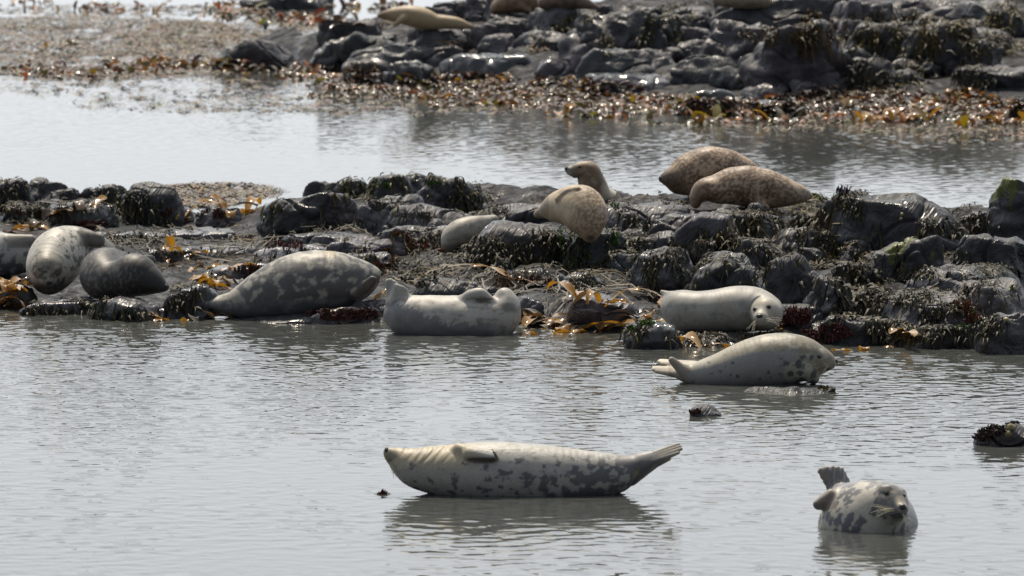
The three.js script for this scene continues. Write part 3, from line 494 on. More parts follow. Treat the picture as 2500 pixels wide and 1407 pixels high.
// the seal stretched across the front of the picture
seal({
  base: [1265, 1205], cell: 0.0095, fat: 1.05, label: 'large cream seal with dark grey blotches, stretched out in the front water, tail raised',
  spine: [[946, 1103, 10, 0], [955, 1110, 18, 0], [972, 1120, 27, 0], [992, 1132, 38, 0], [1020, 1143, 50, 0], [1065, 1148, 60, 0], [1120, 1153, 69, 0], [1200, 1156, 77, 0], [1290, 1159, 75, 0], [1380, 1162, 69, 0], [1450, 1162, 59, 0], [1505, 1157, 47, 0], [1545, 1145, 34, 0], [1572, 1132, 25, 0]],
  parts: [
    { k: 16, web: 2.5, pts: digits([1565, 1130, 14], [1664, 1092, 16], [0.15, 0.75, 0.6], 22, 26, 9, 4.2, 4) },
    { k: 16, web: 2.5, pts: digits([1565, 1138, -14], [1640, 1108, -18], [0.15, 0.75, 0.6], 22, 26, 11, 4.5, 4) },
    { k: 9, web: 5, pts: (S) => { const z = S(1150, 1112); return digits([1142, 1106, z + 2], [1208, 1113, S(1205, 1118) + 12], [0.1, 0.6, 0.6], 14, 20, 11, 6, 5, 0.12).concat([[[1120, 1098, z - 22, 16], [1140, 1104, z - 10, 15], [1160, 1106, z - 2, 13]]]); } },
  ],
  fold: (u, v, w) => {                                              // neck creases and the crease before the tail
    const k = sstep(1120, 1085, u) * sstep(968, 990, u) * sstep(1150, 1112, v); const t = u + (v - 1092) * 0.75 + 5 * noise(u / 30, v / 30, w / 40);
    return k * 2.3 * Math.pow(0.5 + 0.5 * Math.sin(t / 23 * 6.283), 2) * (0.6 + 0.6 * noise(t / 34, 3, w / 50)) + 2.5 * Math.exp(-(((u - 1556 + (v - 1150) * 0.4) / 5) ** 2)) * sstep(1120, 1150, v) - 1.2 * sstep(1110, 1170, u) * sstep(1420, 1300, u) * sstep(1120, 1090, v) * Math.abs(noise(u / 16, v / 10, w / 16));
  },
  colour: (u, v, w) => {
    let c = mixc(CREAM, [0.43, 0.36, 0.23], sstep(1190, 1110, u) * sstep(1160, 1120, v) * 0.8);
    if (v < 1125 && u > 1180) c = mixc(c, [0.44, 0.425, 0.39], sstep(-0.1, 0.2, noise(u / 40, v / 20, w / 40)) * 0.7);
    const side = sstep(1098, 1125, v + 10 * noise(u / 20, 1, w / 20));
    const dens = lerp(0.15, -0.06, sstep(1040, 1540, u)) - 0.07 * sstep(1130, 1200, v) - 0.55 * sstep(1515, 1560, u - 0.3 * (v - 1150)) - 0.16 * Math.exp(-(near2(u, v, 1450, 1165, 55, 55) ** 2));
    c = mixc(c, [0.10, 0.10, 0.108], 0.92 * side * blot(u, v * 1.15, w, 25, dens + 0.035, 0.11, 5));
    c = mixc(c, [0.24, 0.22, 0.19], 0.55 * (1 - side) * blot(u * 0.8, v * 1.5, w, 26, 0.16, 0.2));
    const t = u + (v - 1092) * 0.75; c = mixc(c, [0.10, 0.085, 0.06], 0.75 * sstep(1080, 1040, u) * sstep(965, 990, u) * sstep(1140, 1115, v) * sstep(0.15, 0.5, noise(t / 9, v / 60, w / 40)));
    c = mixc(c, [0.13, 0.11, 0.075], sstep(26, 18, Math.hypot(u - 950, v - 1106)) * 0.6);
    c = mixc(c, [0.07, 0.06, 0.045], 0.9 * sstep(1.2, 0.7, near2(u, v, 1178, 1124, 42, 9)) * sstep(1112, 1119, v));  // shade below the chest flipper, painted into the coat colour
    if (u > 1560) c = mixc(c, [0.42, 0.36, 0.27], sstep(1588, 1640, u) * (0.35 + 0.5 * sstep(0, 0.3, noise(v / 4 + u / 9, w / 5, 2))));
    c = mixc(c, [0.30, 0.25, 0.13], 0.7 * sstep(1, 0.2, near2(u + 0.4 * (v - 1155), v, 1553, 1158, 7, 20) + 0.8 * noise(u / 6, v / 6, 1)));
    return c;
  },
  noses: [[944, 1100, 6, 9, 10, 0.7]], eyes: [],
  claws: (S) => [0, 1, 2, 3, 4].map((i) => { const x = 1203 + i * 2.6, y = 1100 + i * 4.6, z = S(x, y); return [[x - 2, y - 1, z], [x + 8, y + 3, z + 1], 2.2]; }),
  whiskers: [[962, 1112, 48, 12, 14, 12, 0.7], [958, 1126, 6, 34, 6, 6, 0.5]],
});
// the seal facing the camera, low right
seal({
  base: [2118, 1285], cell: 0.0085, fat: 1.0, wet: 0, label: 'black-spotted grey seal floating at lower right, its face turned to the camera',
  spine: [[2068, 1195, 26, -420], [2085, 1222, 44, -350], [2105, 1252, 78, -260], [2126, 1282, 110, -150], [2125, 1294, 122, -60], [2112, 1290, 114, 10], [2116, 1282, 90, 50]],
  parts: [
    { k: 40, pts: [[[2112, 1262, 20, 70], [2140, 1236, 60, 55], [2164, 1228, 100, 45]]] },
    { k: 18, pts: [[[2166, 1233, 108, 39], [2184, 1244, 140, 24], [2193, 1245, 156, 16]]] },
    { k: 8, pts: [[[2180, 1252, 138, 16], [2188, 1255, 150, 12]]] },
    { k: 10, pts: [[[2150, 1196, 120, 10], [2162, 1194, 122, 9]], [[2196, 1203, 100, 9], [2196, 1213, 106, 8]]] },
    { k: 14, web: 6, pts: digits([2030, 1212, 26], [1992, 1236, 40], [0.5, 0.6, -0.4], 16, 16, 13, 7, 4).concat([[[2050, 1205, 10, 16], [2030, 1214, 26, 15], [2012, 1224, 34, 13]]]) },
    { k: 12, web: 11, flat: [0, 0.2, 1, 1.6], pts: digits([2074, 1192, -415], [2047, 1143, -410], [1, -0.1, 0.1], 34, 46, 13, 10, 4, 0.1) },
  ],
  fold: (u, v, w) => w < -380 ? 0.8 * Math.sin((u + (v - 1160) * 0.45) / 10 * 6.283 * 0.7) * sstep(1190, 1175, v) : w > 130 && u > 2165 ? 2.2 * Math.exp(-(((v - 1257 - (u - 2185) * -0.25) / 2.2) ** 2)) : 0,
  colour: (u, v, w) => {
    let c = [0.40, 0.38, 0.325];
    const right = sstep(2185, 2208, u + 8 * noise(v / 20, 4, w / 30)) * sstep(70, 20, w);
    const d = 0.02 + 0.12 * sstep(1250, 1200, v) * sstep(2090, 2130, u);
    const cellr = cells(u + v * 0.35 + 5 * noise(u / 12, v / 12, 1), v * 0.72, w * 0.9, 25) + 0.25 * noise(u / 9, v / 9, w / 9);
    c = mixc(c, [0.085, 0.09, 0.105], 0.95 * sstep(0.56, 0.46, cellr - d + 0.02));
    c = mixc(c, [0.20, 0.21, 0.24], right);
    c = mixc(c, [0.2, 0.205, 0.23], 0.9 * sstep(1196, 1186, v) * sstep(2020, 2040, u) * sstep(60, 20, w));
    if (w > 60) {
      const h = sstep(1.1, 0.85, near2(u, v, 2172, 1224, 46, 46)) * sstep(2112, 2130, u);
      c = mixc(c, mixc([0.15, 0.148, 0.152], [0.34, 0.29, 0.225], blot(u, v, w, 18, 0.06, 0.2)), h * 0.9);
      c = mixc(c, [0.44, 0.38, 0.28], sstep(1, 0.3, near2(u, v, 2185, 1222, 12, 16)) * 0.9);
      c = mixc(c, [0.46, 0.40, 0.28], sstep(1, 0.5, near2(u, v, 2152, 1196, 14, 6)) * 0.8);
      c = mixc(c, [0.05, 0.046, 0.045], sstep(1, 0.6, near2(u, v, 2184, 1261, 22, 7) + 0.3 * noise(u / 5, v / 4, 2)) * 0.85 * sstep(2120, 2150, u));
      c = mixc(c, [0.025, 0.025, 0.025], sstep(1, 0.6, near2(u, v, 2157, 1205, 12, 8)));
      c = mixc(c, [0.16, 0.12, 0.08], sstep(1, 0.4, near2(u, v, 2175, 1247, 20, 9)) * 0.7 * (0.5 + 0.5 * Math.sign(noise(u / 2.4, v / 2.4, 1))));
    }
    if (w < -360) c = mixc([0.20, 0.195, 0.20], [0.40, 0.36, 0.33], sstep(0.0, 0.5, noise(u / 5, v / 30, 3)) + sstep(1148, 1136, v) * 0.4);
    if (u < 2040 && v < 1245) c = mixc(c, [0.23, 0.195, 0.165], sstep(2050, 2030, u) * 0.85);
    return c;
  },
  noses: [[2194, 1240, 10, 9, 8, 0.6]], eyes: [[2157, 1206, 7, 0.55], [2199, 1211, 5, 0.6]],
  whiskers: [[2172, 1246, -46, 4, 30, 16, 0.8], [2196, 1256, 14, 22, 24, 10, 0.9]],
});
// the speckled seal on the low rock
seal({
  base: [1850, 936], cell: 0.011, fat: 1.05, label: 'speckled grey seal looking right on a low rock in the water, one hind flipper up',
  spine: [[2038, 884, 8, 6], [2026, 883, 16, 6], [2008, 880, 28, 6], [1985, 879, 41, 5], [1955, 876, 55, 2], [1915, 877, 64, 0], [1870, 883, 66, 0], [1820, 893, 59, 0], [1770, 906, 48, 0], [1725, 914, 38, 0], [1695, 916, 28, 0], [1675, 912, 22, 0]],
  parts: [
    { k: 12, web: 5, flat: [0.5, 0.3, 0.8, 1.6], pts: digits([1678, 916, 14], [1640, 880, 24], [0.6, 0.5, 0.1], 20, 12, 13, 7, 4) },
    { k: 12, web: 4, flat: [0.1, 0.8, 0.5, 1.5], pts: digits([1680, 912, -4], [1594, 902, -8], [0.1, 0.6, 0.7], 20, 16, 12, 5, 4) },
    { k: 12, web: 4, flat: [0.1, 0.8, 0.5, 1.5], pts: digits([1700, 890, -30], [1610, 884, -40], [0.1, 0.5, 0.8], 12, 14, 8, 6, 3) },
    { k: 8, pts: [[[2018, 893, 22, 13], [2030, 890, 16, 10]]] },
    { k: 16, pts: [[[1965, 905, 40, 22], [1985, 925, 30, 14]]] },
  ],
  fold: (u, v, w) => u > 2010 ? 1.6 * Math.exp(-(((v - 897 + (u - 2030) * 0.3) / 1.8) ** 2)) * (w > 0 ? 1 : 0) : 0,
  colour: (u, v, w) => {
    let c = mixc([0.335, 0.31, 0.24], [0.40, 0.375, 0.315], blot(u, v, w, 60, 0, 0.4));
    c = mixc(c, [0.17, 0.155, 0.12], 0.85 * sstep(1780, 1860, u) * sstep(885, 845, v) * blot(u, v, w, 19, -0.12, 0.18) );
    c = mixc(c, [0.19, 0.165, 0.115], 0.85 * sstep(1925, 1965, u) * blot(u, v, w, 22, -0.22, 0.25));
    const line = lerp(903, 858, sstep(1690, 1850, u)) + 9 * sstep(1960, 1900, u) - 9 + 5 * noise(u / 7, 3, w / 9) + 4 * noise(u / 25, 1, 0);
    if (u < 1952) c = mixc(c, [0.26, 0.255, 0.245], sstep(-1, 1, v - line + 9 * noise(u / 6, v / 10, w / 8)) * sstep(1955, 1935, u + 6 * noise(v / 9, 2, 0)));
    c = mixc(c, [0.40, 0.39, 0.31], sstep(1, 0.8, near2(u, v, 1948, 912, 40, 34)) * 0.8);
    const sp = 0.62 - 0.9 * cells(u + 8 * noise(u / 9, v / 9, 2), v + 7 * noise(u / 8, v / 8, 5), w, 21), thr = lerp(0.30, 0.0, sstep(70, 20, Math.hypot(u - 1960, (v - 905) * 1.2))) - 0.03 * sstep(1700, 1760, u);
    c = mixc(c, [0.07, 0.072, 0.08], 0.92 * sstep(thr + 0.12, thr + 0.2, sp) * sstep(845, 872, v));
    c = mixc(c, [0.06, 0.05, 0.04], sstep(1, 0.5, near2(u, v, 1998, 871, 10, 7)) * 0.7);
    if (u < 1690) c = mixc(c, [0.25, 0.215, 0.17], sstep(1700, 1670, u) * 0.8); if (u < 1630) c = mixc(c, [0.48, 0.43, 0.33], 0.7);
    return c;
  },
  noses: [[2041, 882, 5, 7, 8, 0.7]], eyes: [[1998, 871, 5, 0.4]], whiskers: [[2022, 893, -26, 22, 16, 10, 0.8]],
});
// the seal curled round towards the camera
seal({
  base: [1750, 800], level: 0.12, cell: 0.012, fat: 1.15, label: 'plump pale seal at the upper right waterline, head curled to face the camera',
  spine: [[1648, 745, 34, -30], [1668, 758, 50, -20], [1702, 761, 50, -10], [1748, 759, 52, 0], [1800, 755, 57, 0], [1840, 755, 54, 4], [1866, 762, 43, 25]],
  parts: [
    { k: 14, pts: [[[1866, 762, 30, 42], [1868, 764, 62, 37]]] },
    { k: 12, pts: [[[1860, 770, 75, 28], [1854, 778, 104, 19]]] },
    { k: 8, web: 3, pts: digits([1642, 726, -30], [1617, 715, -46], [0.3, 0.7, 0.6], 10, 12, 9, 4, 3) },
  ],
  fold: (u, v, w) => w > -10 ? 2.6 * Math.exp(-(((Math.hypot(u - 1870, v - 765) - 43) / 3.2) ** 2)) * sstep(1862, 1845, u) + 1.4 * sstep(740, 715, v) * Math.max(0, Math.sin((u + 0.5 * v) / 17)) * sstep(1780, 1830, u) : 0,
  colour: (u, v, w) => {
    let c = [0.325, 0.315, 0.28];
    c = mixc(c, [0.30, 0.28, 0.23], 0.8 * blot(u, v, w, 60, 0.02, 0.3) * sstep(1860, 1820, u) * sstep(706, 720, v));
    c = mixc(c, [0.22, 0.215, 0.205], 0.8 * blot(u, v, w, 34, 0.06, 0.12) * sstep(1840, 1815, u));
    if (w > 40) {
      c = mixc(c, [0.40, 0.375, 0.32], sstep(1.1, 0.8, near2(u, v, 1868, 764, 42, 42)) * 0.8);
      c = mixc(c, [0.32, 0.27, 0.19], sstep(1, 0.3, near2(u, v, 1857, 738, 20, 14)) * 0.7 + sstep(1, 0.4, near2(u, v, 1876, 762, 16, 12)) * 0.5);
      c = mixc(c, [0.30, 0.255, 0.2], sstep(1, 0.4, near2(u, v, 1852, 788, 22, 16)) * 0.6);
      c = mixc(c, [0.09, 0.08, 0.07], sstep(1, 0.5, near2(u, v, 1873, 750, 9, 7)) + sstep(1, 0.5, near2(u, v, 1840, 756, 7, 7)));
    }
    return c;
  },
  noses: [[1851, 773, 9, 6, 6, 0.6]], eyes: [[1873, 750, 5.5, 0.4], [1840, 756, 5, 0.4]], whiskers: [[1842, 784, -14, 22, 20, 10, 0.9], [1866, 780, 30, 6, 20, 8, 0.8]],
});
// the seal lying back with a raised tail
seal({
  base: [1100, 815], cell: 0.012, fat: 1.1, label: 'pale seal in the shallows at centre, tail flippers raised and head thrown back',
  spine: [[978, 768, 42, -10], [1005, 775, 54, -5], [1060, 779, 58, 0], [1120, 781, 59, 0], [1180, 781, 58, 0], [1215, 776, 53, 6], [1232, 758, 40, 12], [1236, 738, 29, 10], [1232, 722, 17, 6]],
  parts: [
    { k: 16, web: 4, flat: [0.3, 0, 1, 1.3], pts: digits([962, 735, -6], [953, 686, 0], [1, 0.1, 0.3], 14, 16, 11, 6, 3) },
    { k: 16, web: 4, flat: [0.3, 0, 1, 1.3], pts: digits([974, 735, 6], [980, 702, 10], [1, 0.3, -0.2], 18, 22, 12, 6, 4) },
    { k: 10, pts: [[[1128, 738, 14, 14], [1150, 722, 26, 14], [1172, 717, 30, 14], [1190, 727, 32, 11], [1204, 738, 34, 7]]] },
    { k: 12, pts: [[[1222, 725, 10, 14], [1228, 718, 14, 12], [1236, 716, 12, 11]]] },
  ],
  lump: [1.5, 9],
  colour: (u, v, w) => {
    let c = [0.40, 0.385, 0.345];
    c = mixc(c, [0.24, 0.21, 0.18], 0.8 * blot(u * 0.9 + v * 0.6, v * 1.7 - u * 0.35, w, 26, 0.05, 0.14) * sstep(718, 730, v));
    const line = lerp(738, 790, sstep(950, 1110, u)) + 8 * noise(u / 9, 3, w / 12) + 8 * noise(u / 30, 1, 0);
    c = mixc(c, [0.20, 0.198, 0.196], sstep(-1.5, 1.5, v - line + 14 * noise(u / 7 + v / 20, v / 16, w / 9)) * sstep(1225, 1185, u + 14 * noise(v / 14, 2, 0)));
    c = mixc(c, [0.12, 0.11, 0.095], sstep(1, 0.5, near2(u, v, 1242, 750, 24, 16)) * 0.7);
    c = mixc(c, [0.09, 0.07, 0.05], sstep(1, 0.5, near2(u, v, 1182, 734, 26, 10) + 0.5 * noise(u / 6, v / 6, 1)) * 0.85);  // hollow beneath the folded flipper: its shade is put in as coat colour
    return c;
  },
});
// the big mottled seal
seal({
  base: [720, 778], cell: 0.013, fat: 1.1, label: 'big mottled grey seal lying on the shore left of centre, hind flippers towards the left',
  spine: [[540, 744, 18, 0], [570, 742, 30, 0], [610, 732, 46, 0], [660, 715, 64, 0], [715, 701, 78, 0], [765, 691, 80, 0], [815, 686, 72, 0], [855, 684, 58, 0], [884, 680, 42, 0], [902, 672, 26, 0], [914, 668, 16, 0]],
  parts: [
    { k: 14, web: 4, pts: digits([550, 738, 8], [484, 742, 8], [0.1, 0.5, 0.8], 16, 12, 13, 6, 4) },
    { k: 14, web: 4, pts: digits([565, 752, -10], [500, 758, -14], [0.1, 0.5, 0.8], 16, 14, 14, 6, 4) },
    { k: 9, web: 4, pts: (S) => digits([872, 722, S(868, 715) - 4], [915, 680, S(895, 690) + 14], [0.6, 0.5, -0.2], 16, 12, 11, 6, 4) },
  ],
  lump: [1.4, 8],
  fold: (u, v, w) => 2 * Math.exp(-(((u - 792 - (v - 610) * 0.6) / 8) ** 2)) * sstep(650, 615, v) * (0.6 + noise(u / 4, v / 4, w / 6)),
  colour: (u, v, w) => {
    let c = [0.33, 0.315, 0.265];
    c = mixc(c, [0.07, 0.07, 0.075], 0.9 * blot(u, v, w, 24, lerp(-0.09, -0.22, sstep(620, 740, v)) - 0.04 * sstep(560, 700, u) + 0.22 * sstep(640, 560, u) + 0.22 * sstep(640, 610, v), 0.2, 5));
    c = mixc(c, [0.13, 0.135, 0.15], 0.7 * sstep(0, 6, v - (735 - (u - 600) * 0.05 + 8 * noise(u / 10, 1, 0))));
    c = mixc(c, [0.40, 0.29, 0.14], sstep(1, 0.4, near2(u, v, 806, 620, 22, 14)) * 0.8 * (0.6 + 0.4 * Math.sign(noise(u / 3, v / 3, w / 4))));
    { const t = clamp(((u - 872) * 43 + (v - 722) * -42) / 3613); c = mixc(c, [0.07, 0.058, 0.045], 0.85 * sstep(15, 9, Math.hypot(u - 872 - 43 * t, v - 722 + 42 * t)) * sstep(0, 20, w)); }
    return c;
  },
});
// the group at the left edge
seal({
  base: [10, 672], cell: 0.014, level: 0.06, label: 'spotted cream seal cut off by the left edge of the picture',
  spine: [[-190, 640, 30, -30], [-120, 625, 54, -20], [-40, 622, 56, -10], [20, 622, 52, 0], [60, 625, 40, 10]],
  parts: [{ k: 14, web: 4, pts: digits([20, 592, 28], [84, 586, 36], [0.2, 0.7, 0.3], 16, 12, 14, 9, 4) }],
  colour: (u, v, w) => { let c = mixc(CREAM, [0.09, 0.09, 0.10], 0.9 * blot(u, v, w, 22, lerp(0.16, -0.16, sstep(600, 660, v)), 0.1)); if (u > 22 && v < 605) c = mixc(c, [0.16, 0.14, 0.11], 0.7); return c; },
});
seal({
  base: [125, 716], cell: 0.0115, level: 0.12, fat: 1.0, label: 'cream spotted seal lying head-on with a flipper held out, second from the left',
  spine: [[230, 618, 40, -230], [190, 612, 56, -150], [158, 612, 62, -80], [138, 628, 68, -30], [126, 652, 62, 10], [122, 672, 48, 30]],
  parts: [
    { k: 16, pts: [[[119, 652, 40, 42], [119, 656, 62, 38]]] }, { k: 12, pts: [[[122, 672, 70, 26], [124, 684, 88, 18]]] },
    { k: 14, web: 6, pts: digits([190, 580, -60], [244, 588, -52], [0.1, 0.9, 0.2], 22, 18, 15, 9, 4).concat([[[160, 582, -70, 22], [190, 580, -60, 20], [215, 583, -56, 17]]]) },
  ],
  colour: (u, v, w) => {
    let c = mixc([0.42, 0.40, 0.35], [0.075, 0.073, 0.075], 0.9 * blot(u * 1.2, v * 0.8, w, 15, lerp(0.26, 0.0, sstep(110, 200, u)) - 0.25 * sstep(670, 715, v), 0.08, 3));
    if (u > 185 && v < 602) c = mixc(c, [0.10, 0.09, 0.075], 0.9 * sstep(180, 200, u));
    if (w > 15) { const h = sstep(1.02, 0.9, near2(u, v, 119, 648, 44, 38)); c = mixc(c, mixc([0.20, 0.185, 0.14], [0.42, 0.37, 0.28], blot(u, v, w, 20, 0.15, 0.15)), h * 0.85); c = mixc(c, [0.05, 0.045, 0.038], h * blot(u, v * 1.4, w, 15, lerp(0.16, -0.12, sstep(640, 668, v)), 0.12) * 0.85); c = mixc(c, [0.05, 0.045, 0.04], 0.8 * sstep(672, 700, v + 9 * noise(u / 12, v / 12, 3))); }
    return c;
  },
  noses: [[126, 690, 8, 6, 6, 0.6]], claws: (S) => [0, 1, 2, 3, 4].map((i) => [[249, 578 + i * 5, -50], [256, 580 + i * 5, -49], 1.8]),
});
seal({
  base: [290, 738], cell: 0.0115, level: 0.1, fat: 1.1, label: 'dark grey mottled seal pointing right at the left waterline',
  spine: [[282, 630, 22, -190], [262, 640, 36, -140], [248, 660, 55, -80], [250, 676, 56, -30], [268, 686, 46, 10]],
  parts: [{ k: 14, pts: [[[294, 692, 14, 42], [328, 672, 40, 53], [354, 680, 55, 42], [378, 689, 66, 29], [396, 698, 74, 17], [406, 701, 78, 11]]] }, { k: 12, web: 5, pts: digits([345, 640, 0], [370, 634, -20], [0.3, 0.8, 0.2], 12, 12, 12, 8, 3) }],
  fold: (u, v, w) => 3 * Math.exp(-(((u - 286) / 10) ** 2)) * sstep(640, 620, v),
  colour: (u, v, w) => { let c = mixc([0.028, 0.026, 0.025], [0.12, 0.11, 0.097], 0.85 * blot(u * 1.3, v * 0.9, w, 11, 0.0, 0.2)); return mixc(c, [0.026, 0.024, 0.023], 0.85 * sstep(-0.1, 0.1, (u - 335) / 60 + 1.1 * fbm(u / 16, v / 16, w / 16, 3))); },
  noses: [[409, 700, 5, 6, 6, 0.7]],
});
// the seals on top of the rocks
seal({
  base: [1120, 615], cell: 0.016, on: main, label: 'small plain pale seal lying head down among the middle rocks',
  spine: [[1205, 536, 12, -40], [1180, 543, 17, -25], [1155, 552, 25, -10], [1128, 564, 31, 0], [1106, 578, 28, 6], [1096, 594, 19, 12]],
  parts: [{ k: 8, web: 3, pts: digits([1094, 600, 12], [1089, 622, 18], [0.8, 0.1, 0.3], 10, 10, 9, 4, 3) }],
  colour: (u, v, w) => { let c = mixc([0.37, 0.345, 0.29], [0.25, 0.225, 0.18], blot(u, v, w, 18, 0.02, 0.2)); c = mixc(c, [0.16, 0.14, 0.11], sstep(1, 0.4, near2(u, v, 1174, 538, 14, 12)) * 0.8 + sstep(590, 602, v) * 0.7); return c; },
});
seal({
  base: [1425, 580], cell: 0.0135, lump: [3, 5], on: main, fat: 1.0, label: 'round pale seal on the big smooth rock, lying head down towards the camera',
  spine: [[1312, 524, 9, -110], [1335, 514, 20, -100], [1360, 506, 36, -80], [1392, 502, 48, -40], [1418, 508, 57, 0], [1432, 530, 50, 30], [1438, 554, 33, 46], [1440, 570, 22, 54]],
  parts: [{ k: 6, pts: [[[1362, 486, 's', 8], [1385, 467, 's', 8, -2], [1410, 462, 's', 7, -2]]] }, { k: 6, web: 3, pts: digits([1325, 522, -90], [1350, 533, -70], [0.2, 0.8, 0.3], 6, 6, 6, 4, 2) }],
  colour: (u, v, w) => {
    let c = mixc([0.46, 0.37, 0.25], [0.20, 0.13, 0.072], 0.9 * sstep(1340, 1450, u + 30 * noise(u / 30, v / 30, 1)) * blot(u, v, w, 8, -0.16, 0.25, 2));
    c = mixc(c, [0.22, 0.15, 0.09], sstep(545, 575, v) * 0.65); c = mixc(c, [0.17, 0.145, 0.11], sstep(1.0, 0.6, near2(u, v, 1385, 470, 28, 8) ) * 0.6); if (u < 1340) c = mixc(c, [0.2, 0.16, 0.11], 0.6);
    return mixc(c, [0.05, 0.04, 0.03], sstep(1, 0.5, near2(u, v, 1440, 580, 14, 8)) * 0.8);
  },
});
seal({
  base: [1478, 484], cell: 0.012, on: main, fat: 0.95, label: 'seal with its head up looking left behind the round pale seal',
  spine: [[1386, 414, 7, 12], [1397, 416, 12, 10], [1415, 415, 19, 6], [1436, 420, 27, 2], [1442, 437, 32, 0], [1450, 458, 34, 0], [1466, 482, 31, -10], [1500, 495, 28, -60], [1540, 500, 22, -130]],
  parts: [{ k: 5, pts: [[[1392, 419, 14, 9], [1404, 424, 12, 11]]] }],
  colour: (u, v, w) => { let c = mixc([0.19, 0.13, 0.072], [0.27, 0.21, 0.14], blot(u, v, w, 16, 0.02, 0.2)); c = mixc(c, [0.2, 0.175, 0.14], sstep(1415, 1395, u)); c = mixc(c, [0.45, 0.40, 0.31], sstep(440, 460, v) * sstep(1460, 1475, u)); return mixc(c, [0.12, 0.09, 0.06], sstep(1, 0.7, near2(u, v, 1464, 432, 9, 28)) * 0.6); },
  noses: [[1383, 412, 5, 6, 7, 0.7]], eyes: [[1415, 408, 4, 0.4]], whiskers: [[1394, 421, -6, 14, 8, 5, 0.8]],
});
const fleck = (u, v, w) => mixc([0.47, 0.35, 0.235], [0.12, 0.072, 0.042], 0.95 * sstep(-0.26, 0.2, fbm(u / 7.5 + 4, v / 7.5, w / 7.5, 3) + 0.35 * noise(u / 40, v / 40, w / 40)));
seal({
  base: [1720, 482], cell: 0.0135, lump: [4, 4.5], on: main, fat: 1.1, label: 'brown flecked seal at the back of the rocks, head hanging to the left',
  spine: [[1615, 437, 8, 16], [1626, 435, 16, 16], [1642, 434, 26, 14], [1662, 432, 38, 8], [1690, 422, 50, 0], [1730, 412, 55, -6], [1775, 412, 48, -12], [1815, 422, 36, -20], [1855, 438, 24, -28], [1885, 448, 12, -34]],
  parts: [{ k: 12, pts: [[[1655, 448, 16, 22], [1680, 452, 10, 24]]] }],
  colour: (u, v, w) => { let c = fleck(u, v, w); c = mixc(c, [0.10, 0.065, 0.042], sstep(1690, 1650, u) * sstep(395, 425, v) * 0.8); return c; },
  noses: [[1612, 436, 5, 6, 6, 0.7]],
});
seal({
  base: [1820, 508], cell: 0.0135, lump: [4, 5], on: main, fat: 1.1, label: 'brown flecked seal in front of the other brown one, with a flipper hanging down',
  spine: [[1698, 496, 13, 10], [1703, 478, 20, 8], [1720, 462, 28, 4], [1758, 460, 37, 0], [1805, 453, 48, 0], [1855, 459, 49, 0], [1905, 467, 39, 0], [1945, 473, 26, 0], [1976, 478, 9, 0]],
  parts: [{ k: 9, web: 4, pts: (S) => digits([1842, 488, S(1842, 488) - 4], [1872, 508, S(1850, 490) + 4], [0.3, 0.6, -0.3], 14, 10, 11, 6, 4) }],
  colour: (u, v, w) => { let c = fleck(u, v, w); c = mixc(c, [0.17, 0.115, 0.07], sstep(1735, 1705, u) * 0.75); c = mixc(c, [0.34, 0.285, 0.22], sstep(1860, 1960, u) * 0.3); return c; },
});
// across the channel
seal({
  base: [1040, 72], cell: 0.025, on: back, label: 'tan seal lying across the far rocks, upper centre',
  spine: [[925, 38, 5, 0], [940, 37, 11, 0], [965, 36, 18, 0], [998, 38, 25, 0], [1030, 45, 27, 0], [1060, 53, 20, 0], [1085, 54, 17, 0], [1115, 57, 15, 0], [1138, 62, 9, 0], [1152, 65, 5, 0]], parts: [{ k: 8, pts: [[[985, 46, 24, 8], [965, 60, 26, 6]]] }],
  colour: (u, v, w) => mixc(mixc([0.37, 0.28, 0.165], [0.22, 0.15, 0.085], sstep(960, 930, u) + sstep(1040, 1000, u) * sstep(34, 28, v) * 0.5), [0.40, 0.34, 0.24], sstep(0.1, 0.4, noise(u / 30, v / 20, 1)) * 0.5),
});
seal({
  base: [1255, 34], cell: 0.025, on: back, label: 'brown seal on the far rocks cut by the top edge, right of the tan one',
  spine: [[1205, 24, 9, 0], [1218, 14, 18, 0], [1245, 4, 26, 0], [1290, -2, 28, 0], [1330, 0, 20, -20]], parts: [{ k: 8, pts: [[[1272, 14, 22, 8], [1294, 26, 28, 5]]] }],
  colour: (u, v, w) => mixc([0.27, 0.19, 0.12], [0.16, 0.11, 0.07], blot(u, v, w, 14, -0.05, 0.3)),
});
seal({
  base: [1400, 24], cell: 0.025, on: back, label: 'dark brown seal sloping down to the right at the top edge',
  spine: [[1330, 6, 18, 0], [1370, -4, 26, 0], [1410, 2, 20, 0], [1440, 12, 11, 0], [1460, 19, 5, 0]],
  colour: (u, v, w) => mixc([0.20, 0.14, 0.10], [0.10, 0.075, 0.055], blot(u, v, w, 14, -0.05, 0.3)),
});
seal({
  base: [1820, 24], cell: 0.025, on: back, label: 'pale brown seal at the top edge above the high bluff',
  spine: [[1750, 0, 12, 0], [1785, -2, 22, 0], [1830, -2, 24, 0], [1865, 4, 16, 0], [1885, 8, 6, 0]],
  colour: (u, v, w) => mixc([0.30, 0.24, 0.17], [0.20, 0.15, 0.10], blot(u, v, w, 14, -0.05, 0.3)),
});
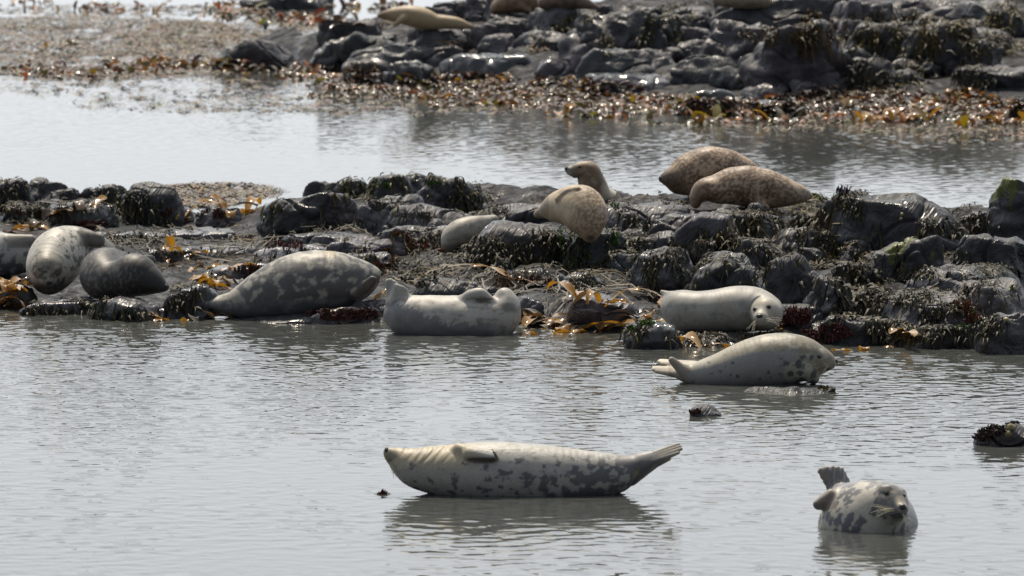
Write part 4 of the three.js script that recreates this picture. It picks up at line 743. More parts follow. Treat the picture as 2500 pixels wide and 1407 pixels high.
// ---------------------------------------------------------------- seaweed
const wrackMat = new THREE.MeshPhysicalMaterial({ vertexColors: true, roughness: 0.55, specularIntensity: 0.5, side: THREE.DoubleSide });
const floatMat = new THREE.MeshPhysicalMaterial({ vertexColors: true, roughness: 0.55, side: THREE.DoubleSide });
const fuzzMat = new THREE.MeshPhysicalMaterial({ vertexColors: true, roughness: 0.7, side: THREE.DoubleSide });
const kelpMat = new THREE.MeshPhysicalMaterial({ vertexColors: true, roughness: 0.88, clearcoat: 0.6, clearcoatRoughness: 0.16, transmission: 0.48, thickness: 0, side: THREE.DoubleSide });
class Ribbons {                                                     // collects thin blades into one geometry
  constructor() { this.p = []; this.c = []; this.i = []; }
  blade(pts, widths, cols, side) {                                  // pts: centre line; side(t) -> across vector
    const n = pts.length, o = this.p.length / 3;
    for (let k = 0; k < n; k++) { const s = side(k, pts[Math.max(0, k - 1)], pts[Math.min(n - 1, k + 1)]), w = widths[k] / 2, q = pts[k]; this.p.push(q[0] - s[0] * w, q[1] - s[1] * w, q[2] - s[2] * w, q[0] + s[0] * w, q[1] + s[1] * w, q[2] + s[2] * w); this.c.push(...cols[k], ...cols[k]); if (k) { const a = o + k * 2 - 2; this.i.push(a, a + 1, a + 2, a + 1, a + 3, a + 2); } }
  }
  geometry() { const g = new THREE.BufferGeometry(); g.setAttribute('position', new THREE.Float32BufferAttribute(this.p, 3)); g.setAttribute('color', new THREE.Float32BufferAttribute(this.c, 3)); g.setIndex(this.i); g.computeVertexNormals(); return g; }
}
const unit = (v) => { const l = Math.hypot(...v) || 1; return [v[0] / l, v[1] / l, v[2] / l]; }, crossv = (a, b) => [a[1] * b[2] - a[2] * b[1], a[2] * b[0] - a[0] * b[2], a[0] * b[1] - a[1] * b[0]];
function spots(R, areas, density, rel, afloat) {                            // [point] seen inside ellipses of the photo
  const out = [];
  for (const [cx, cy, rx, ry, k = 1] of areas) { const n = Math.round(3.14 * rx * ry * density * k); for (let i = 0; i < n; i++) { const a = R() * 6.283, r = Math.sqrt(R()) * (0.75 + 0.5 * noise(Math.cos(a) * 2 + cx, Math.sin(a) * 2, cy)); const p = rel.hit(cx + Math.cos(a) * rx * r * 1.1, cy + Math.sin(a) * ry * r * 1.1); if (p.y > -0.02 && (afloat || rel.height(p.x, p.z) > -0.01) && noise(p.x * 5.5, p.y * 4, p.z * 4.5) > -0.22) out.push([p, cx + Math.cos(a) * rx * r]); } }
  return out;
}
function drape(rel, p, len, n, R, lift, wander, fall = 1) {
  const step = len / n, pts = []; let x = p.x, z = p.z, y = rel.height(x, z) + lift, a = R() * 6.283, dx = Math.cos(a), dz = Math.sin(a) * 0.8 + 0.15; const e = 0.06;
  if (y < p.y - 0.1) y = p.y + lift;
  for (let i = 0; i <= n; i++) {
    pts.push([x, y, z]);
    const gx = (rel.height(x + e, z) - rel.height(x - e, z)) / (2 * e), gz = (rel.height(x, z + e) - rel.height(x, z - e)) / (2 * e);
    dx = dx * 0.8 - clamp(gx, -1.5, 1.5) * fall + (R() - 0.5) * wander; dz = dz * 0.8 - clamp(gz, -1.5, 1.5) * fall + (R() - 0.5) * wander; const l = Math.hypot(dx, dz) || 1; dx /= l; dz /= l;
    const h = rel.height(x + dx * step, z + dz * step) + lift * (1 + 0.8 * R());
    if (h < y - step * 0.8) { x += dx * step * 0.3; z += dz * step * 0.3; y = Math.max(y - step * 0.7, rel.height(x, z) + lift * 0.3); } else { x += dx * step * 0.9; z += dz * step * 0.9; y = lerp(y, h, 0.85); }
  }
  return pts;
}
const flatSide = (R) => { const j = (R() - 0.5) * 1.0; return (k, a, b) => { const t = unit([b[0] - a[0], b[1] - a[1], b[2] - a[2]]); let s = crossv(t, [0.2, 1, 0.35]); if (Math.hypot(...s) < 0.2) s = [1, 0, 0.2]; s = unit(s); const u = crossv(s, t); return [s[0] * Math.cos(j) + u[0] * Math.sin(j), s[1] * Math.cos(j) + u[1] * Math.sin(j), s[2] * Math.cos(j) + u[2] * Math.sin(j)]; }; };
let weedSeed = 500;
function wrack(rel, areas, label, o = {}) {
  const R = rng(weedSeed++), B = new Ribbons(), big = rel === back ? 1.5 : 1;
  const e = 0.06; for (const [p] of spots(R, areas, 1.5 * (o.density ?? 0.012) / (rel === back ? 1.1 : 1), rel)) {
    if (Math.hypot(rel.height(p.x + e, p.z) - rel.height(p.x - e, p.z), rel.height(p.x, p.z + e) - rel.height(p.x, p.z - e)) > 0.15 && R() < 0.55) continue;
    const len = (o.len ?? 0.15) * (R() < 0.25 ? 1.2 + R() : 0.35 + 0.8 * R()) * big, n = 5, lift = 0.006 + 0.018 * R(), pts = drape(rel, p, len, n, R, lift, 1.5, 0.7), w = (o.width ?? 0.0145) * (0.6 + 0.8 * R()) * big, side = flatSide(R);
    const base = R() < 0.18 ? [0.06, 0.048, 0.014] : R() < 0.5 ? [0.018, 0.018, 0.012] : [0.032, 0.028, 0.017], k = 0.6 + 0.8 * R(), t = o.tint ?? [1, 1, 1];
    const c = base.map((v, i) => v * k * t[i]), tip = c.map((v, i) => v * [1.2, 1.15, 1][i]);
    B.blade(pts, pts.map((_, i) => w * [0.5, 0.9, 1.1, 1, 0.9, 0.5][i]), pts.map((_, i) => mixc(c, tip, i / n)), side);
    if (R() < 0.7) { const m = pts[2], d = [R() - 0.5, 0, R() * 0.5], q = [m, [m[0] + d[0] * len * 0.4, m[1] + 0.012, m[2] + d[2] * len * 0.4], [m[0] + d[0] * len * 0.8, m[1] - len * 0.14, m[2] + d[2] * len * 0.7]]; B.blade(q, [w, w * 1.1, w * 0.4], [c, c, tip], flatSide(R)); }
  }
  return add(mesh(B.geometry(), wrackMat), o.name ?? 'seaweed', label, 'seaweed', null, 'stuff');
}
function fuzz(rel, areas, label, base, o = {}) {
  const R = rng(weedSeed++), B = new Ribbons(), big = rel === back ? 1.5 : 1;
  for (const [p] of spots(R, areas, o.density ?? 0.05, rel)) for (let k = 0; k < 3; k++) {
    const h = (o.high ?? 0.045) * (0.5 + R()) * big, a = R() * 6.283, l = 0.8 * R(), x = p.x + (R() - 0.5) * 0.03, z = p.z + (R() - 0.5) * 0.03, y = p.y - 0.005, v = [Math.cos(a) * l, 1, Math.sin(a) * l];
    const c = base.map((q) => q * (0.5 + R())), w = (o.width ?? 0.009) * (0.6 + R()) * big, b = R() * 3.14, s = [Math.cos(b), 0.2, Math.sin(b)];
    B.blade([[x, y, z], [x + v[0] * h * 0.5, y + h * 0.6, z + v[2] * h * 0.5], [x + v[0] * h * 1.3, y + h * (0.9 - 0.4 * l), z + v[2] * h * 1.3]], [w, w * 1.5, w * 0.6], [c, c, c], () => s);
  }
  return add(mesh(B.geometry(), fuzzMat), o.name ?? 'seaweed', label, 'seaweed', null, 'stuff');
}
function strings(rel, areas, label, o = {}) {
  const R = rng(weedSeed++), B = new Ribbons();
  for (const [p] of spots(R, areas, o.density ?? 0.006, rel)) {
    const n = 9, pts = drape(rel, p, (o.len ?? 0.6) * (0.5 + R()), n, R, 0.02 + 0.025 * R(), 0.5, o.fall ?? 0.35), w = (o.width ?? 0.011) * (0.7 + 0.6 * R()), g = 0.5 + R();
    const c = (R() < 0.3 ? [0.10, 0.065, 0.03] : [0.085, 0.08, 0.065]).map((v) => v * g);
    B.blade(pts, pts.map((_, i) => w * (i === n ? 0.3 : 1)), pts.map(() => c), flatSide(R));
  }
  return add(mesh(B.geometry(), wrackMat), o.name ?? 'ribbon_weed', label, 'seaweed', null, 'stuff');
}
function frond(R, L, W, up, hue) {                                  // one broad kelp blade from its base at the origin, arching along x
  const B = { p: [], c: [], i: [], u: [] }, n = 8, m = 3, bend = 0.3 + 2.2 * R(), roll = (R() - 0.5) * 1.6, ph = R() * 6, curl = 0.25 + 0.5 * R();
  let x = 0, y = 0, a = up;
  for (let k = 0; k <= n; k++) {
    const t = k / n, w = W * Math.pow(Math.sin(Math.PI * (0.08 + 0.87 * t)), 0.7), r = roll * t;
    for (let j = 0; j <= m; j++) {
      const s = j / m - 0.5, ed = Math.abs(s) * 2, f = 0.12 * W * Math.sin(t * 9 + ph + s * 3) * ed, cu = curl * w * (s * s - 0.1);
      const q = s * w, ny = Math.cos(a), nx2 = -Math.sin(a), off = cu + f;
      B.p.push(x + nx2 * off + Math.sin(r) * q * 0.2, Math.max(y + ny * off + Math.sin(r) * q, -0.03), Math.cos(r) * q);
      B.c.push(...hue.map((v, z) => v * (0.75 + 0.35 * noise(t * 3 + ph, s * 4, z * 0.1 + 2))));
      if (k && j) { const b = k * (m + 1) + j; B.i.push(b - m - 2, b - m - 1, b - 1, b - 1, b - m - 1, b); }
    }
    x += Math.cos(a) * L / n; y += Math.sin(a) * L / n; a -= bend * (1.4 * t + 0.3) / n * 1.6;
  }
  const g = new THREE.BufferGeometry(); g.setAttribute('position', new THREE.Float32BufferAttribute(B.p, 3)); g.setAttribute('color', new THREE.Float32BufferAttribute(B.c, 3)); g.setIndex(B.i); g.computeVertexNormals(); return g;
}
const AMBER = [0.50, 0.235, 0.008], UMBER = [0.13, 0.075, 0.03], PLUM = [0.07, 0.05, 0.042];
function kelp(px, py, n, label, o = {}) {
  const R = rng(weedSeed++), P = o.water ? onPlane(px, py, 0) : main.hit(px, py), root = add(new THREE.Group(), 'kelp', label, 'seaweed'); root.position.copy(P);
  for (let i = 0; i < n; i++) {
    const L = (o.len ?? 0.3) * (0.45 + 1.1 * R()), W = (o.width ?? 0.115) * (0.5 + 0.6 * R()), r = R();
    const m = part(root, 'frond', frond(R, L, W, 0.15 + 1.0 * R() * R(), r < (o.amber ?? 0.6) ? AMBER : r < 0.8 ? UMBER : PLUM), kelpMat), s = o.spread ?? 0.16;
    const x = (R() - 0.5) * 2 * s, z = (R() - 0.5) * 1.2 * s; m.position.set(x, Math.max(o.water ? 0 : main.height(P.x + x, P.z + z), -0.01) - P.y, z); m.rotation.y = R() * 6.283;
  }
}
const W1 = (areas, label, o) => wrack(main, areas, label, o);
W1([[28, 455, 60, 42], [70, 505, 70, 22], [15, 500, 40, 20]], 'dark wrack hanging over the rock at the far left edge', { density: 0.018 });
W1([[200, 492, 95, 26], [265, 470, 60, 16], [120, 500, 50, 18]], 'grey-green wet wrack on the hump left of the dome rock', { density: 0.014 });
W1([[330, 498, 80, 34], [390, 525, 40, 18], [300, 475, 40, 16]], 'wrack hanging from the dome rock behind the left seals', { density: 0.018 });
W1([[290, 580, 90, 20], [380, 600, 50, 22], [420, 560, 60, 12, 0.5], [560, 605, 60, 8, 0.6], [60, 545, 60, 10], [600, 560, 60, 10, 0.6]], 'wrack scattered over the flat slabs at left', { density: 0.012 });
W1([[455, 715, 48, 30], [430, 740, 50, 16], [520, 690, 40, 20, 0.5]], 'mat of fine dark weed on the grey rock beside the dark seal', { density: 0.02, len: 0.13, width: 0.014 });
W1([[130, 758, 120, 16], [320, 764, 110, 16], [60, 745, 60, 16], [230, 740, 60, 16]], 'shiny wrack along the water under the left seals', { density: 0.016, len: 0.16 });
W1([[680, 490, 40, 40, 0.7], [660, 520, 24, 30, 0.6], [800, 470, 36, 12, 0.5]], 'olive wrack on the left side of the steep block', { density: 0.012, tint: [1.4, 1.4, 0.8] });
W1([[860, 455, 40, 26], [905, 440, 46, 22], [980, 435, 40, 14], [840, 470, 26, 18], [890, 470, 30, 20]], 'olive wrack between the crest knobs of the middle rocks', { density: 0.016, tint: [1.3, 1.3, 0.8] });
W1([[1095, 432, 76, 18], [1150, 460, 40, 22], [1050, 435, 36, 12], [1170, 475, 26, 20]], 'bushy wrack capping the mound at the top of the middle rocks', { density: 0.022, len: 0.15 });
W1([[1130, 490, 70, 24], [1190, 508, 56, 24], [1220, 520, 36, 22], [1070, 485, 40, 14], [1000, 500, 50, 10, 0.6], [930, 490, 40, 14, 0.6]], 'curly dark wrack on the cracked slabs under the mound', { density: 0.018, len: 0.13 });
W1([[790, 550, 70, 12], [870, 545, 60, 10], [1010, 520, 60, 8, 0.6], [750, 570, 70, 9, 0.6]], 'silvery wet wrack on the slabs below the steep block', { density: 0.016 });
W1([[1180, 600, 70, 28], [1130, 620, 46, 20], [1260, 612, 90, 32], [1340, 600, 56, 40], [1310, 570, 40, 16, 0.6], [1150, 570, 30, 18]], 'thick dark wrack over the front of the smooth rock under the round pale seal', { density: 0.022 });
W1([[1410, 580, 34, 40], [1400, 620, 50, 30], [1300, 640, 90, 22], [1500, 580, 24, 30, 0.6]], 'black-green wrack below the head of the round pale seal', { density: 0.02, tint: [0.8, 1, 0.8] });
W1([[1020, 675, 56, 20], [1060, 660, 60, 10], [960, 640, 40, 20, 0.6]], 'broad shiny wrack on the left of the dark slab at centre', { density: 0.018, width: 0.03 });
W1([[1440, 660, 70, 24], [1520, 640, 40, 40], [1480, 690, 70, 14], [1400, 690, 60, 14], [1560, 600, 36, 50], [1590, 660, 40, 40]], 'wet wrack in the hollow right of centre', { density: 0.02 });
W1([[1520, 505, 30, 16], [1560, 535, 44, 16], [1600, 490, 44, 10], [1620, 468, 30, 8], [1500, 520, 24, 26], [1660, 500, 30, 10]], 'tufts of wrack on the plate left of the brown seals', { density: 0.014, len: 0.13 });
W1([[1760, 560, 60, 18], [1850, 545, 90, 30], [1940, 525, 76, 26], [1990, 550, 50, 40], [2010, 500, 40, 24], [1830, 520, 60, 14]], 'long brown wrack hanging below the front brown seal', { density: 0.022, len: 0.26, tint: [1.25, 1.15, 0.9] });
W1([[1690, 600, 60, 16], [1780, 590, 50, 16], [1860, 610, 50, 16], [1720, 640, 40, 30, 0.7], [1890, 640, 36, 36], [1840, 680, 30, 24], [1650, 650, 30, 40]], 'wrack among the boulders behind the upper right seal', { density: 0.018 });
W1([[2070, 480, 40, 34], [2110, 465, 60, 14], [2290, 466, 40, 10], [2320, 490, 30, 20], [2100, 510, 26, 24]], 'wrack fringing the largest crest boulder', { density: 0.018 });
W1([[2060, 580, 44, 30], [2080, 630, 60, 30], [2030, 600, 40, 26], [2000, 640, 30, 20]], 'brown wrack in the gully left of the lichen-topped boulder', { density: 0.018, tint: [1.3, 1.15, 0.8] });
W1([[2090, 700, 60, 44], [2130, 750, 60, 40], [2060, 760, 44, 30], [2110, 670, 40, 30]], 'heavy shining wrack falling down the rock right of the round boulder', { density: 0.026, width: 0.026 });
W1([[2290, 548, 80, 18], [2370, 525, 60, 24], [2340, 560, 40, 14], [2410, 545, 40, 18]], 'wrack on the top of the boulders below the tall edge boulder', { density: 0.018 });
W1([[2330, 620, 50, 20], [2250, 660, 50, 14], [2430, 655, 60, 14], [2210, 725, 70, 18], [2300, 720, 60, 10, 0.6], [2400, 690, 50, 12, 0.5]], 'clumps of wrack on the long pale rocks at right', { density: 0.018 });
W1([[2180, 800, 90, 24], [2300, 770, 80, 26], [2350, 805, 90, 18], [2240, 815, 90, 14], [2420, 790, 50, 20]], 'dark wrack along the waterline at right', { density: 0.022 });
W1([[1700, 822, 70, 14], [1800, 828, 60, 12], [1560, 805, 36, 16], [1880, 820, 40, 14], [1640, 812, 30, 8]], 'wrack trailing in the water under the upper right seal', { density: 0.02 });
W1([[1000, 640, 380, 60], [400, 620, 330, 60], [1050, 590, 250, 40]], 'thin dark weed strewn over the low middle and left of the nearer shelf', { density: 0.006 });
W1([[1600, 640, 260, 80], [2050, 640, 260, 110], [2330, 720, 170, 80]], 'thin dark weed strewn between the boulders at right', { density: 0.0025 });
strings(main, [[830, 550, 60, 14], [1000, 590, 60, 10, 0.6], [720, 575, 80, 14]], 'grey ribbon weed lying on the slabs under the steep block');
strings(main, [[600, 600, 90, 18], [520, 640, 70, 16, 0.7], [400, 590, 50, 20]], 'pale string weed over the flat slabs behind the mottled seal', { density: 0.005 });
strings(main, [[1200, 665, 90, 14], [1300, 680, 110, 20], [1440, 712, 120, 14], [1260, 690, 60, 16]], 'long tangled ribbon weed trailing across the centre', { density: 0.009, len: 0.9, width: 0.014 });
const RED = [0.085, 0.032, 0.026], RUST = [0.13, 0.055, 0.022], PURPLE = [0.055, 0.03, 0.038], GREEN = [0.06, 0.15, 0.015], LIME = [0.18, 0.22, 0.02];
fuzz(main, [[700, 603, 60, 12], [590, 585, 40, 9], [660, 590, 30, 10], [610, 660, 46, 14]], 'dark red moss-like weed behind the mottled seal', RED);
fuzz(main, [[960, 620, 46, 30], [1010, 610, 44, 24], [930, 660, 40, 18], [1080, 600, 30, 26], [970, 580, 30, 14]], 'rust brown weed between the mottled seal and the small pale seal', RUST);
fuzz(main, [[850, 772, 76, 14], [780, 768, 40, 12], [900, 770, 30, 12]], 'red weed on the rock at the water beside the mottled seal', RED);
fuzz(main, [[1600, 722, 34, 20], [1620, 740, 20, 16]], 'round cushion of purple-brown weed behind the upper right seal\'s tail', PURPLE, { density: 0.09 });
fuzz(main, [[1960, 790, 60, 34], [2030, 815, 60, 20], [1930, 770, 30, 16], [1990, 835, 50, 10]], 'cushion of red weed to the right of the upper right seal', [0.10, 0.036, 0.034], { density: 0.08 });
fuzz(main, [[1905, 800, 24, 14]], 'orange-brown weed under the chin of the upper right seal', [0.20, 0.10, 0.02]);
fuzz(main, [[20, 520, 50, 8], [110, 525, 40, 8], [400, 520, 24, 14], [520, 525, 40, 14], [220, 550, 60, 7]], 'red-brown weed among the left flats', RED);
fuzz(main, [[1300, 760, 26, 8], [1300, 690, 50, 10], [1380, 680, 30, 10]], 'reddish weed in the hollow by the orange kelp', RED);
fuzz(main, [[2000, 465, 34, 10], [2050, 470, 30, 9], [2260, 462, 36, 7], [2170, 452, 30, 6]], 'purple weed along the skyline right of the brown seals', PURPLE, { high: 0.07 });
fuzz(main, [[2350, 760, 34, 20], [2370, 780, 30, 10]], 'brown weed in a crevice of the broad ridged rock', RUST);
fuzz(main, [[1990, 483, 40, 9], [1960, 490, 20, 7]], 'bright green moss under the tail of the front brown seal', [0.10, 0.17, 0.015], { density: 0.12, high: 0.03 });
fuzz(main, [[1575, 790, 26, 9], [1545, 805, 22, 8]], 'bright green weed on the bare wet rock at the water', GREEN, { density: 0.08, high: 0.03 });
fuzz(main, [[1504, 590, 8, 30, 0.7], [1500, 510, 8, 9], [1370, 590, 8, 30, 0.5], [940, 455, 24, 8, 0.5], [1060, 450, 20, 8, 0.4]], 'thin green weed streaks on the middle rocks', GREEN, { density: 0.05 });
fuzz(main, [[2290, 720, 20, 8, 0.6], [2410, 715, 10, 6], [2350, 800, 30, 10, 0.4], [2150, 780, 16, 10, 0.4], [2470, 700, 8, 8]], 'small green weed spots on the right hand rocks', GREEN, { density: 0.05, high: 0.025 });
kelp(1375, 800, 7, 'upright amber kelp blades at the water, left side of the centre kelp'); kelp(1335, 775, 7, 'shiny grey-brown kelp next to the seal with raised tail', { amber: 0.3 });
kelp(1425, 812, 6, 'amber kelp standing in the water in front of the centre kelp', { water: 1 }); kelp(1400, 765, 6, 'amber kelp at the back of the centre kelp');
kelp(1465, 785, 7, 'folded orange kelp in the middle of the centre kelp'); kelp(1510, 770, 7, 'broad glowing orange kelp under the flat purple-grey slab', { amber: 0.8, width: 0.12 });
kelp(1560, 775, 5, 'orange kelp just left of the bare wet rock'); kelp(1590, 765, 4, 'small orange kelp tips below the purple-brown cushion', { amber: 0.8, len: 0.18 });
kelp(1350, 818, 3, 'small amber kelp tip in the water left of the standing kelp', { water: 1, len: 0.14 }); kelp(1290, 790, 5, 'dark wet kelp right behind the seal with raised tail\'s head', { amber: 0.3 });
kelp(445, 783, 4, 'orange kelp blade at the water between the dark seal and the mottled seal', { water: 1, width: 0.13, amber: 0.9 }); kelp(500, 780, 4, 'dark kelp under the mottled seal\'s hind flippers', { water: 1, amber: 0.3 });
kelp(15, 735, 7, 'yellow kelp heap at the left edge by the water', { amber: 0.8 }); kelp(60, 735, 6, 'yellow-brown kelp below the head-on cream seal', { amber: 0.7 }); kelp(10, 700, 4, 'kelp blade beside the left edge seal', { amber: 0.6 });
kelp(430, 640, 6, 'orange kelp beside the dark seal\'s back', { amber: 0.8 }); kelp(475, 655, 6, 'brown kelp left of the mottled seal\'s back', { amber: 0.4 }); kelp(535, 665, 5, 'bright orange kelp left of the mottled seal', { amber: 0.9 });
kelp(540, 705, 5, 'orange kelp above the mottled seal\'s hind flippers', { amber: 0.8 }); kelp(500, 690, 5, 'kelp blades in the wet flat beside the weedy grey rock', { amber: 0.6 }); kelp(585, 690, 4, 'dark kelp close above the mottled seal\'s tail', { amber: 0.3 });
kelp(70, 560, 6, 'brown kelp behind the left edge seal'); kelp(150, 548, 6, 'brown-orange kelp behind the head-on cream seal'); kelp(205, 540, 5, 'orange kelp on the wet flat under the dome rock', { amber: 0.9 }); kelp(20, 570, 5, 'kelp at the left edge behind the seals');
kelp(600, 525, 6, 'orange kelp at the left foot of the steep block', { amber: 0.8 }); kelp(470, 540, 5, 'amber kelp among the flats below the floating weed'); kelp(560, 545, 4, 'small kelp tuft on the flats left of the steep block');
kelp(1000, 712, 5, 'orange kelp behind the raised tail of the seal lying in the shallows', { amber: 0.9 }); kelp(915, 735, 4, 'yellow kelp between the mottled seal and the raised tail', { amber: 0.9 }); kelp(1250, 712, 4, 'orange kelp behind the thrown-back head', { amber: 0.9 });
kelp(1725, 850, 4, 'orange kelp in the water below the upper right seal', { water: 1, amber: 0.9 }); kelp(2085, 856, 3, 'single orange kelp tip in the water right of the speckled seal', { water: 1, amber: 0.9, len: 0.15 });
kelp(2290, 845, 5, 'orange kelp floating flat at the water below the broad ridged rock', { water: 1, amber: 0.9, spread: 0.3 }); kelp(2370, 850, 5, 'orange kelp floating at the water further right', { water: 1, amber: 0.8, spread: 0.25 }); kelp(2445, 856, 6, 'arched orange kelp at the water in the lower right of the shelf', { water: 1, amber: 0.8 });
kelp(2220, 812, 4, 'yellow kelp among the dark wrack at the right waterline', { amber: 0.9 }); kelp(835, 790, 2, 'orange kelp scrap in the water at the red weed rock', { water: 1, amber: 1, len: 0.12 });
// far kelp and floating weed
function bed(rel, areas, label, o) {
  const R = rng(weedSeed++), gs = [];
  for (const [p] of spots(R, areas, o.density, rel, true)) {
    const cl = noise(p.x * 1.25, 2, p.z * 0.7); if (cl < -0.12 && R() < 0.75) continue;
    const r = R(), hue = r < o.amber * (1 + 3 * Math.max(-0.3, cl)) ? AMBER.map((v) => v * (0.3 + 0.5 * R())) : (r < 0.6 ? [0.16, 0.075, 0.022] : r < 0.8 ? UMBER : PLUM).map((v) => v * (0.35 + 0.5 * R())), g = frondLow(R, o.len * (0.5 + R()), o.width * (0.6 + 0.8 * R()), 0.2 + o.up * R(), hue);
    g.rotateY(R() * 6.283); g.translate(p.x, Math.max(p.y, 0) - 0.01, p.z); gs.push(g);
  }
  return add(mesh(mergeGeometries(gs), kelpMat), 'kelp', label, 'seaweed', null, 'stuff');
}
function frondLow(R, L, W, up, hue) {
  const p = [], c = [], i = []; let x = 0, y = 0, a = up; const n = 4, b = 0.6 + 2.2 * R(), tw = (R() - 0.5) * 1.5;
  for (let k = 0; k <= n; k++) { const t = k / n, w = W * Math.sin(Math.PI * (0.12 + 0.8 * t)) / 2, r = tw * t; for (const s of [-1, 0, 1]) { p.push(x, y + Math.sin(r) * w * s + (s ? 0.15 * W : 0), Math.cos(r) * w * s); c.push(...hue); } if (k) { const q = k * 3; i.push(q - 3, q - 2, q, q, q - 2, q + 1, q - 2, q - 1, q + 1, q + 1, q - 1, q + 2); } x += Math.cos(a) * L / n; y += Math.sin(a) * L / n; a -= b / n; }
  const g = new THREE.BufferGeometry(); g.setAttribute('position', new THREE.Float32BufferAttribute(p, 3)); g.setAttribute('color', new THREE.Float32BufferAttribute(c, 3)); g.setIndex(i); g.computeVertexNormals(); return g;
}
bed(back, [[1000, 215, 280, 30], [1300, 235, 300, 36], [1600, 255, 280, 30], [1900, 270, 260, 22], [2150, 250, 200, 40], [2380, 265, 150, 44], [880, 195, 120, 24], [2000, 245, 120, 24], [1150, 195, 150, 16, 0.6], [1400, 205, 130, 16, 0.7]], 'brown and orange kelp bed along the foot of the far rocks', { density: 0.07, amber: 0.13, len: 0.14, width: 0.065, up: 0.7 });
bed(back, [[420, 160, 180, 18], [620, 170, 120, 14], [250, 180, 180, 16, 0.7], [100, 175, 110, 16, 0.7], [740, 180, 80, 22]], 'kelp lying in a line off the left end of the far rocks', { density: 0.034, amber: 0.17, len: 0.18, width: 0.10, up: 0.9 });
bed(back, [[560, 20, 110, 24, 0.5], [760, 50, 160, 16], [620, 45, 120, 16], [250, 22, 220, 12, 0.5], [900, 15, 160, 12, 0.8], [70, 10, 90, 10, 0.5], [80, 115, 90, 8, 0.4], [180, 112, 16, 10]], 'scattered kelp at the top left beyond the lone boulder', { density: 0.018, amber: 0.2, len: 0.22, width: 0.11, up: 1.0 });
bed(back, [[1740, 298, 80, 8], [1900, 300, 160, 8, 0.7], [2200, 296, 200, 10], [2420, 300, 100, 14], [1480, 285, 180, 6, 0.6]], 'low kelp at the very edge of the channel', { density: 0.02, amber: 0.4, len: 0.24, width: 0.1, up: 1.0 });
function floating(areas, label, o = {}) {                           // flat weed lying in the surface of the water
  const R = rng(weedSeed++), B = new Ribbons();
  for (const [cx, cy, rx, ry, k = 1] of areas) for (let i = 0, n = 3.14 * rx * ry * (o.density ?? 0.05) * k; i < n; i++) {
    const a = R() * 6.283, r = Math.sqrt(R()), px = cx + Math.cos(a) * rx * r, py = cy + Math.sin(a) * ry * r; if (noise(px / 90, py / 7, 3) + 0.5 * noise(px / 30, py / 3, 1) < (o.gap ?? -0.15)) continue;
    const p = onPlane(px, py, 0), L = 0.05 + 0.16 * R(), t = (R() - 0.5) * 1.1 + (R() < 0.5 ? 0 : Math.PI), c = (R() < 0.2 ? [0.22, 0.135, 0.045] : R() < 0.6 ? [0.135, 0.10, 0.06] : [0.08, 0.06, 0.042]).map((v) => v * (0.6 + 0.7 * R())), dx = Math.cos(t) * L, dz = Math.sin(t) * L, y = 0.006 + 0.012 * R(), w = 0.02 + 0.03 * R(), s = unit([-Math.sin(t), (R() - 0.5) * 0.5, Math.cos(t)]);
    B.blade([[p.x, y - 0.012, p.z], [p.x + dx * 0.5, y + 0.02 * R(), p.z + dz * 0.5], [p.x + dx, y - 0.014, p.z + dz]], [w * 0.5, w, w * 0.4], [c, c, c], () => s);
  }
  return add(mesh(B.geometry(), floatMat), 'floating_seaweed', label, 'seaweed', null, 'stuff');
}
floating([[200, 88, 400, 50], [480, 95, 160, 44], [260, 160, 380, 34, 0.8], [690, 110, 110, 36, 0.8], [720, 60, 140, 18, 0.8], [300, 25, 330, 14, 0.35]], 'brown weed floating at the surface at the top left', { density: 0.11, gap: -0.33 });
floating([[350, 215, 420, 26, 0.5], [600, 255, 420, 22], [150, 200, 180, 14, 0.5], [1000, 270, 280, 14, 0.8]], 'streaks of brown weed floating in the channel at left', { density: 0.05, gap: 0.0 });
floating([[530, 468, 150, 20], [480, 495, 110, 12]], 'patch of fine brown weed afloat between the dome rock and the steep block', { density: 0.12, gap: -0.3 });
floating([[2380, 325, 160, 26], [2100, 315, 240, 10, 0.8], [1700, 305, 200, 7, 0.7]], 'brown weed flecks floating at the right of the channel', { density: 0.04, gap: -0.05 });
// weed on the far rocks
const W2 = (areas, label, o) => wrack(back, areas, label, o);
W2([[2100, 95, 80, 44], [2200, 90, 100, 44], [2340, 70, 130, 46], [2420, 110, 90, 30], [2160, 40, 110, 30], [2450, 30, 60, 30]], 'olive brown weed bank at the upper right of the far rocks', { density: 0.014, tint: [1.5, 1.35, 0.8] });
W2([[2300, 160, 130, 26], [2170, 190, 120, 18], [2400, 190, 100, 20], [2120, 160, 60, 26]], 'wet shining weed below the bank at upper right', { density: 0.016 });
W2([[1990, 50, 50, 50], [1850, 78, 70, 12], [1960, 100, 40, 36], [2010, 90, 40, 36], [1930, 75, 60, 16]], 'brown weed hanging on the high bluff', { density: 0.014, tint: [1.6, 1.2, 0.7] });
W2([[1640, 30, 60, 24], [1580, 75, 26, 30], [1480, 105, 22, 30], [1420, 40, 50, 16, 0.6], [1350, 55, 50, 18], [1660, 80, 40, 20]], 'dark weed between the big rounded boulder and the bluff', { density: 0.014, tint: [1.2, 1.2, 0.8] });
W2([[900, 175, 40, 24], [850, 165, 30, 20], [940, 60, 30, 12, 0.6], [1320, 110, 40, 20, 0.7], [1140, 110, 30, 10, 0.5]], 'brown weed on the left part of the far rocks', { density: 0.014, tint: [1.8, 1.1, 0.6] });
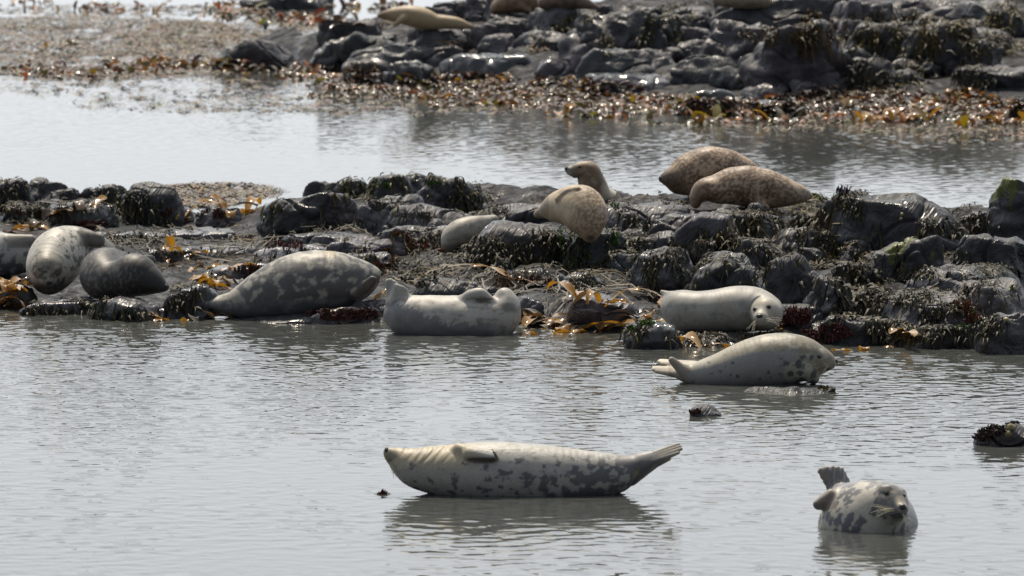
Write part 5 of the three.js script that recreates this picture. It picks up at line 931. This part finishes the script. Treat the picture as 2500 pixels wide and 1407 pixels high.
// red weed on the rocks in the water; limpets and snails
const waterRocks = new Relief(() => -0.6, -3, 5, -58, -48, 0.03);
for (const o of scene.children) if (o.userData.label && /in the water|alone in/.test(o.userData.label) && o.name.startsWith('rock')) waterRocks.fill(o.geometry.attributes.position.array, o.geometry.index.array, o.position);
fuzz(waterRocks, [[1688, 1010, 10, 6], [1704, 1005, 10, 6]], 'red weed at the end of the lone rock in the water', [0.07, 0.028, 0.018], { density: 0.12, high: 0.02 });
fuzz(waterRocks, [[2420, 1050, 50, 18], [2390, 1068, 34, 10], [2460, 1030, 50, 8]], 'dark red weed over the rock at the right edge in the water', [0.035, 0.02, 0.016], { density: 0.08, high: 0.018 });
fuzz(waterRocks, [[2040, 958, 20, 5], [2010, 945, 14, 8]], 'olive weed at the right end of the rock under the speckled seal', [0.10, 0.07, 0.03], { density: 0.12, high: 0.03 });
{
  const R = rng(909), B = new Ribbons(), c0 = onPlane(936, 1207, 0);
  for (let i = 0; i < 160; i++) { const a = R() * 6.283, r = R() * 0.05, h = 0.045 * R() * Math.max(0.1, 1 - r / 0.05), c = [0.085, 0.03, 0.02].map((v) => v * (0.5 + R())), s = unit([R() - 0.5, R() * 0.4, R() - 0.5]); B.blade([[Math.cos(a) * r, -0.01, Math.sin(a) * r], [Math.cos(a) * r * 1.3, h, Math.sin(a) * r * 1.3]], [0.01, 0.006], [c, c], () => s); }
  const m = add(mesh(B.geometry(), fuzzMat), 'red_weed', 'small clump of red weed afloat just left of the stretched-out seal', 'seaweed', null, 'stuff'); m.position.copy(c0);
}
function shells(list, label, group, r, colour, rel) {
  const mat = new THREE.MeshPhysicalMaterial({ color: new THREE.Color().setRGB(...colour), roughness: 0.5 });
  const g = new THREE.LatheGeometry([[0.0, 0.62], [0.25, 0.58], [0.6, 0.34], [0.9, 0.08], [1.0, -0.1]].map(([x, y]) => new THREE.Vector2(x, y)).reverse(), 14);
  let first; const e = 0.05;
  for (const [px, py, k = 1] of list) {
    const p = rel.hit(px, py), n = new THREE.Vector3(rel.height(p.x - e, p.z) - rel.height(p.x + e, p.z), 2 * e, rel.height(p.x, p.z - e) - rel.height(p.x, p.z + e)).normalize();
    let m; if (!first) m = first = add(mesh(g, mat), 'limpet', label, 'shell', group); else { m = first.clone(); m.name = numbered('limpet'); scene.add(m); m.userData = { label, category: 'shell', group }; }
    m.position.copy(p); m.scale.setScalar(r * k); m.quaternion.setFromUnitVectors(new THREE.Vector3(0, 1, 0), n);
  }
}
[[2214, 476, 1, 'yellowish limpet near the top of the largest crest boulder, left one of a pair'], [2224, 473, 1, 'yellowish limpet near the top of the largest crest boulder, right one of a pair'], [2202, 523, 1, 'upper limpet low on the largest crest boulder'], [2200, 534, 1, 'lower limpet low on the largest crest boulder'],
  [2457, 781, 1.6, 'large limpet on the grey rock in the lower right of the shelf'], [2476, 703, 1.4, 'greenish limpet on the wide grey rock at the right edge'], [1650, 633, 1.2, 'limpet on the boulder above the tail of the upper right seal'], [1755, 634, 1.2, 'limpet on the square dark face above the upper right seal'],
  [1073, 562, 1.3, 'upper limpet on the rounded slab left of the small pale seal'], [1062, 572, 1.3, 'lower limpet on the rounded slab left of the small pale seal'], [976, 576, 1.2, 'limpet on the purple-grey slab under the sloping slab'], [1012, 585, 1, 'small limpet between the purple-grey slab and the small pale seal']].forEach(([x, y, k, label]) => shells([[x, y, k]], label, 'limpets on the nearer rocks', 0.017, [0.30, 0.26, 0.14], main));
shells([[2468, 1042, 1.25]], 'larger upper snail on the weedy rock at the right edge in the water', undefined, 0.03, [0.20, 0.17, 0.07], waterRocks);
shells([[2462, 1060, 0.9]], 'smaller lower snail on the weedy rock at the right edge in the water', undefined, 0.03, [0.19, 0.15, 0.06], waterRocks);
renderer.render(scene, camera);
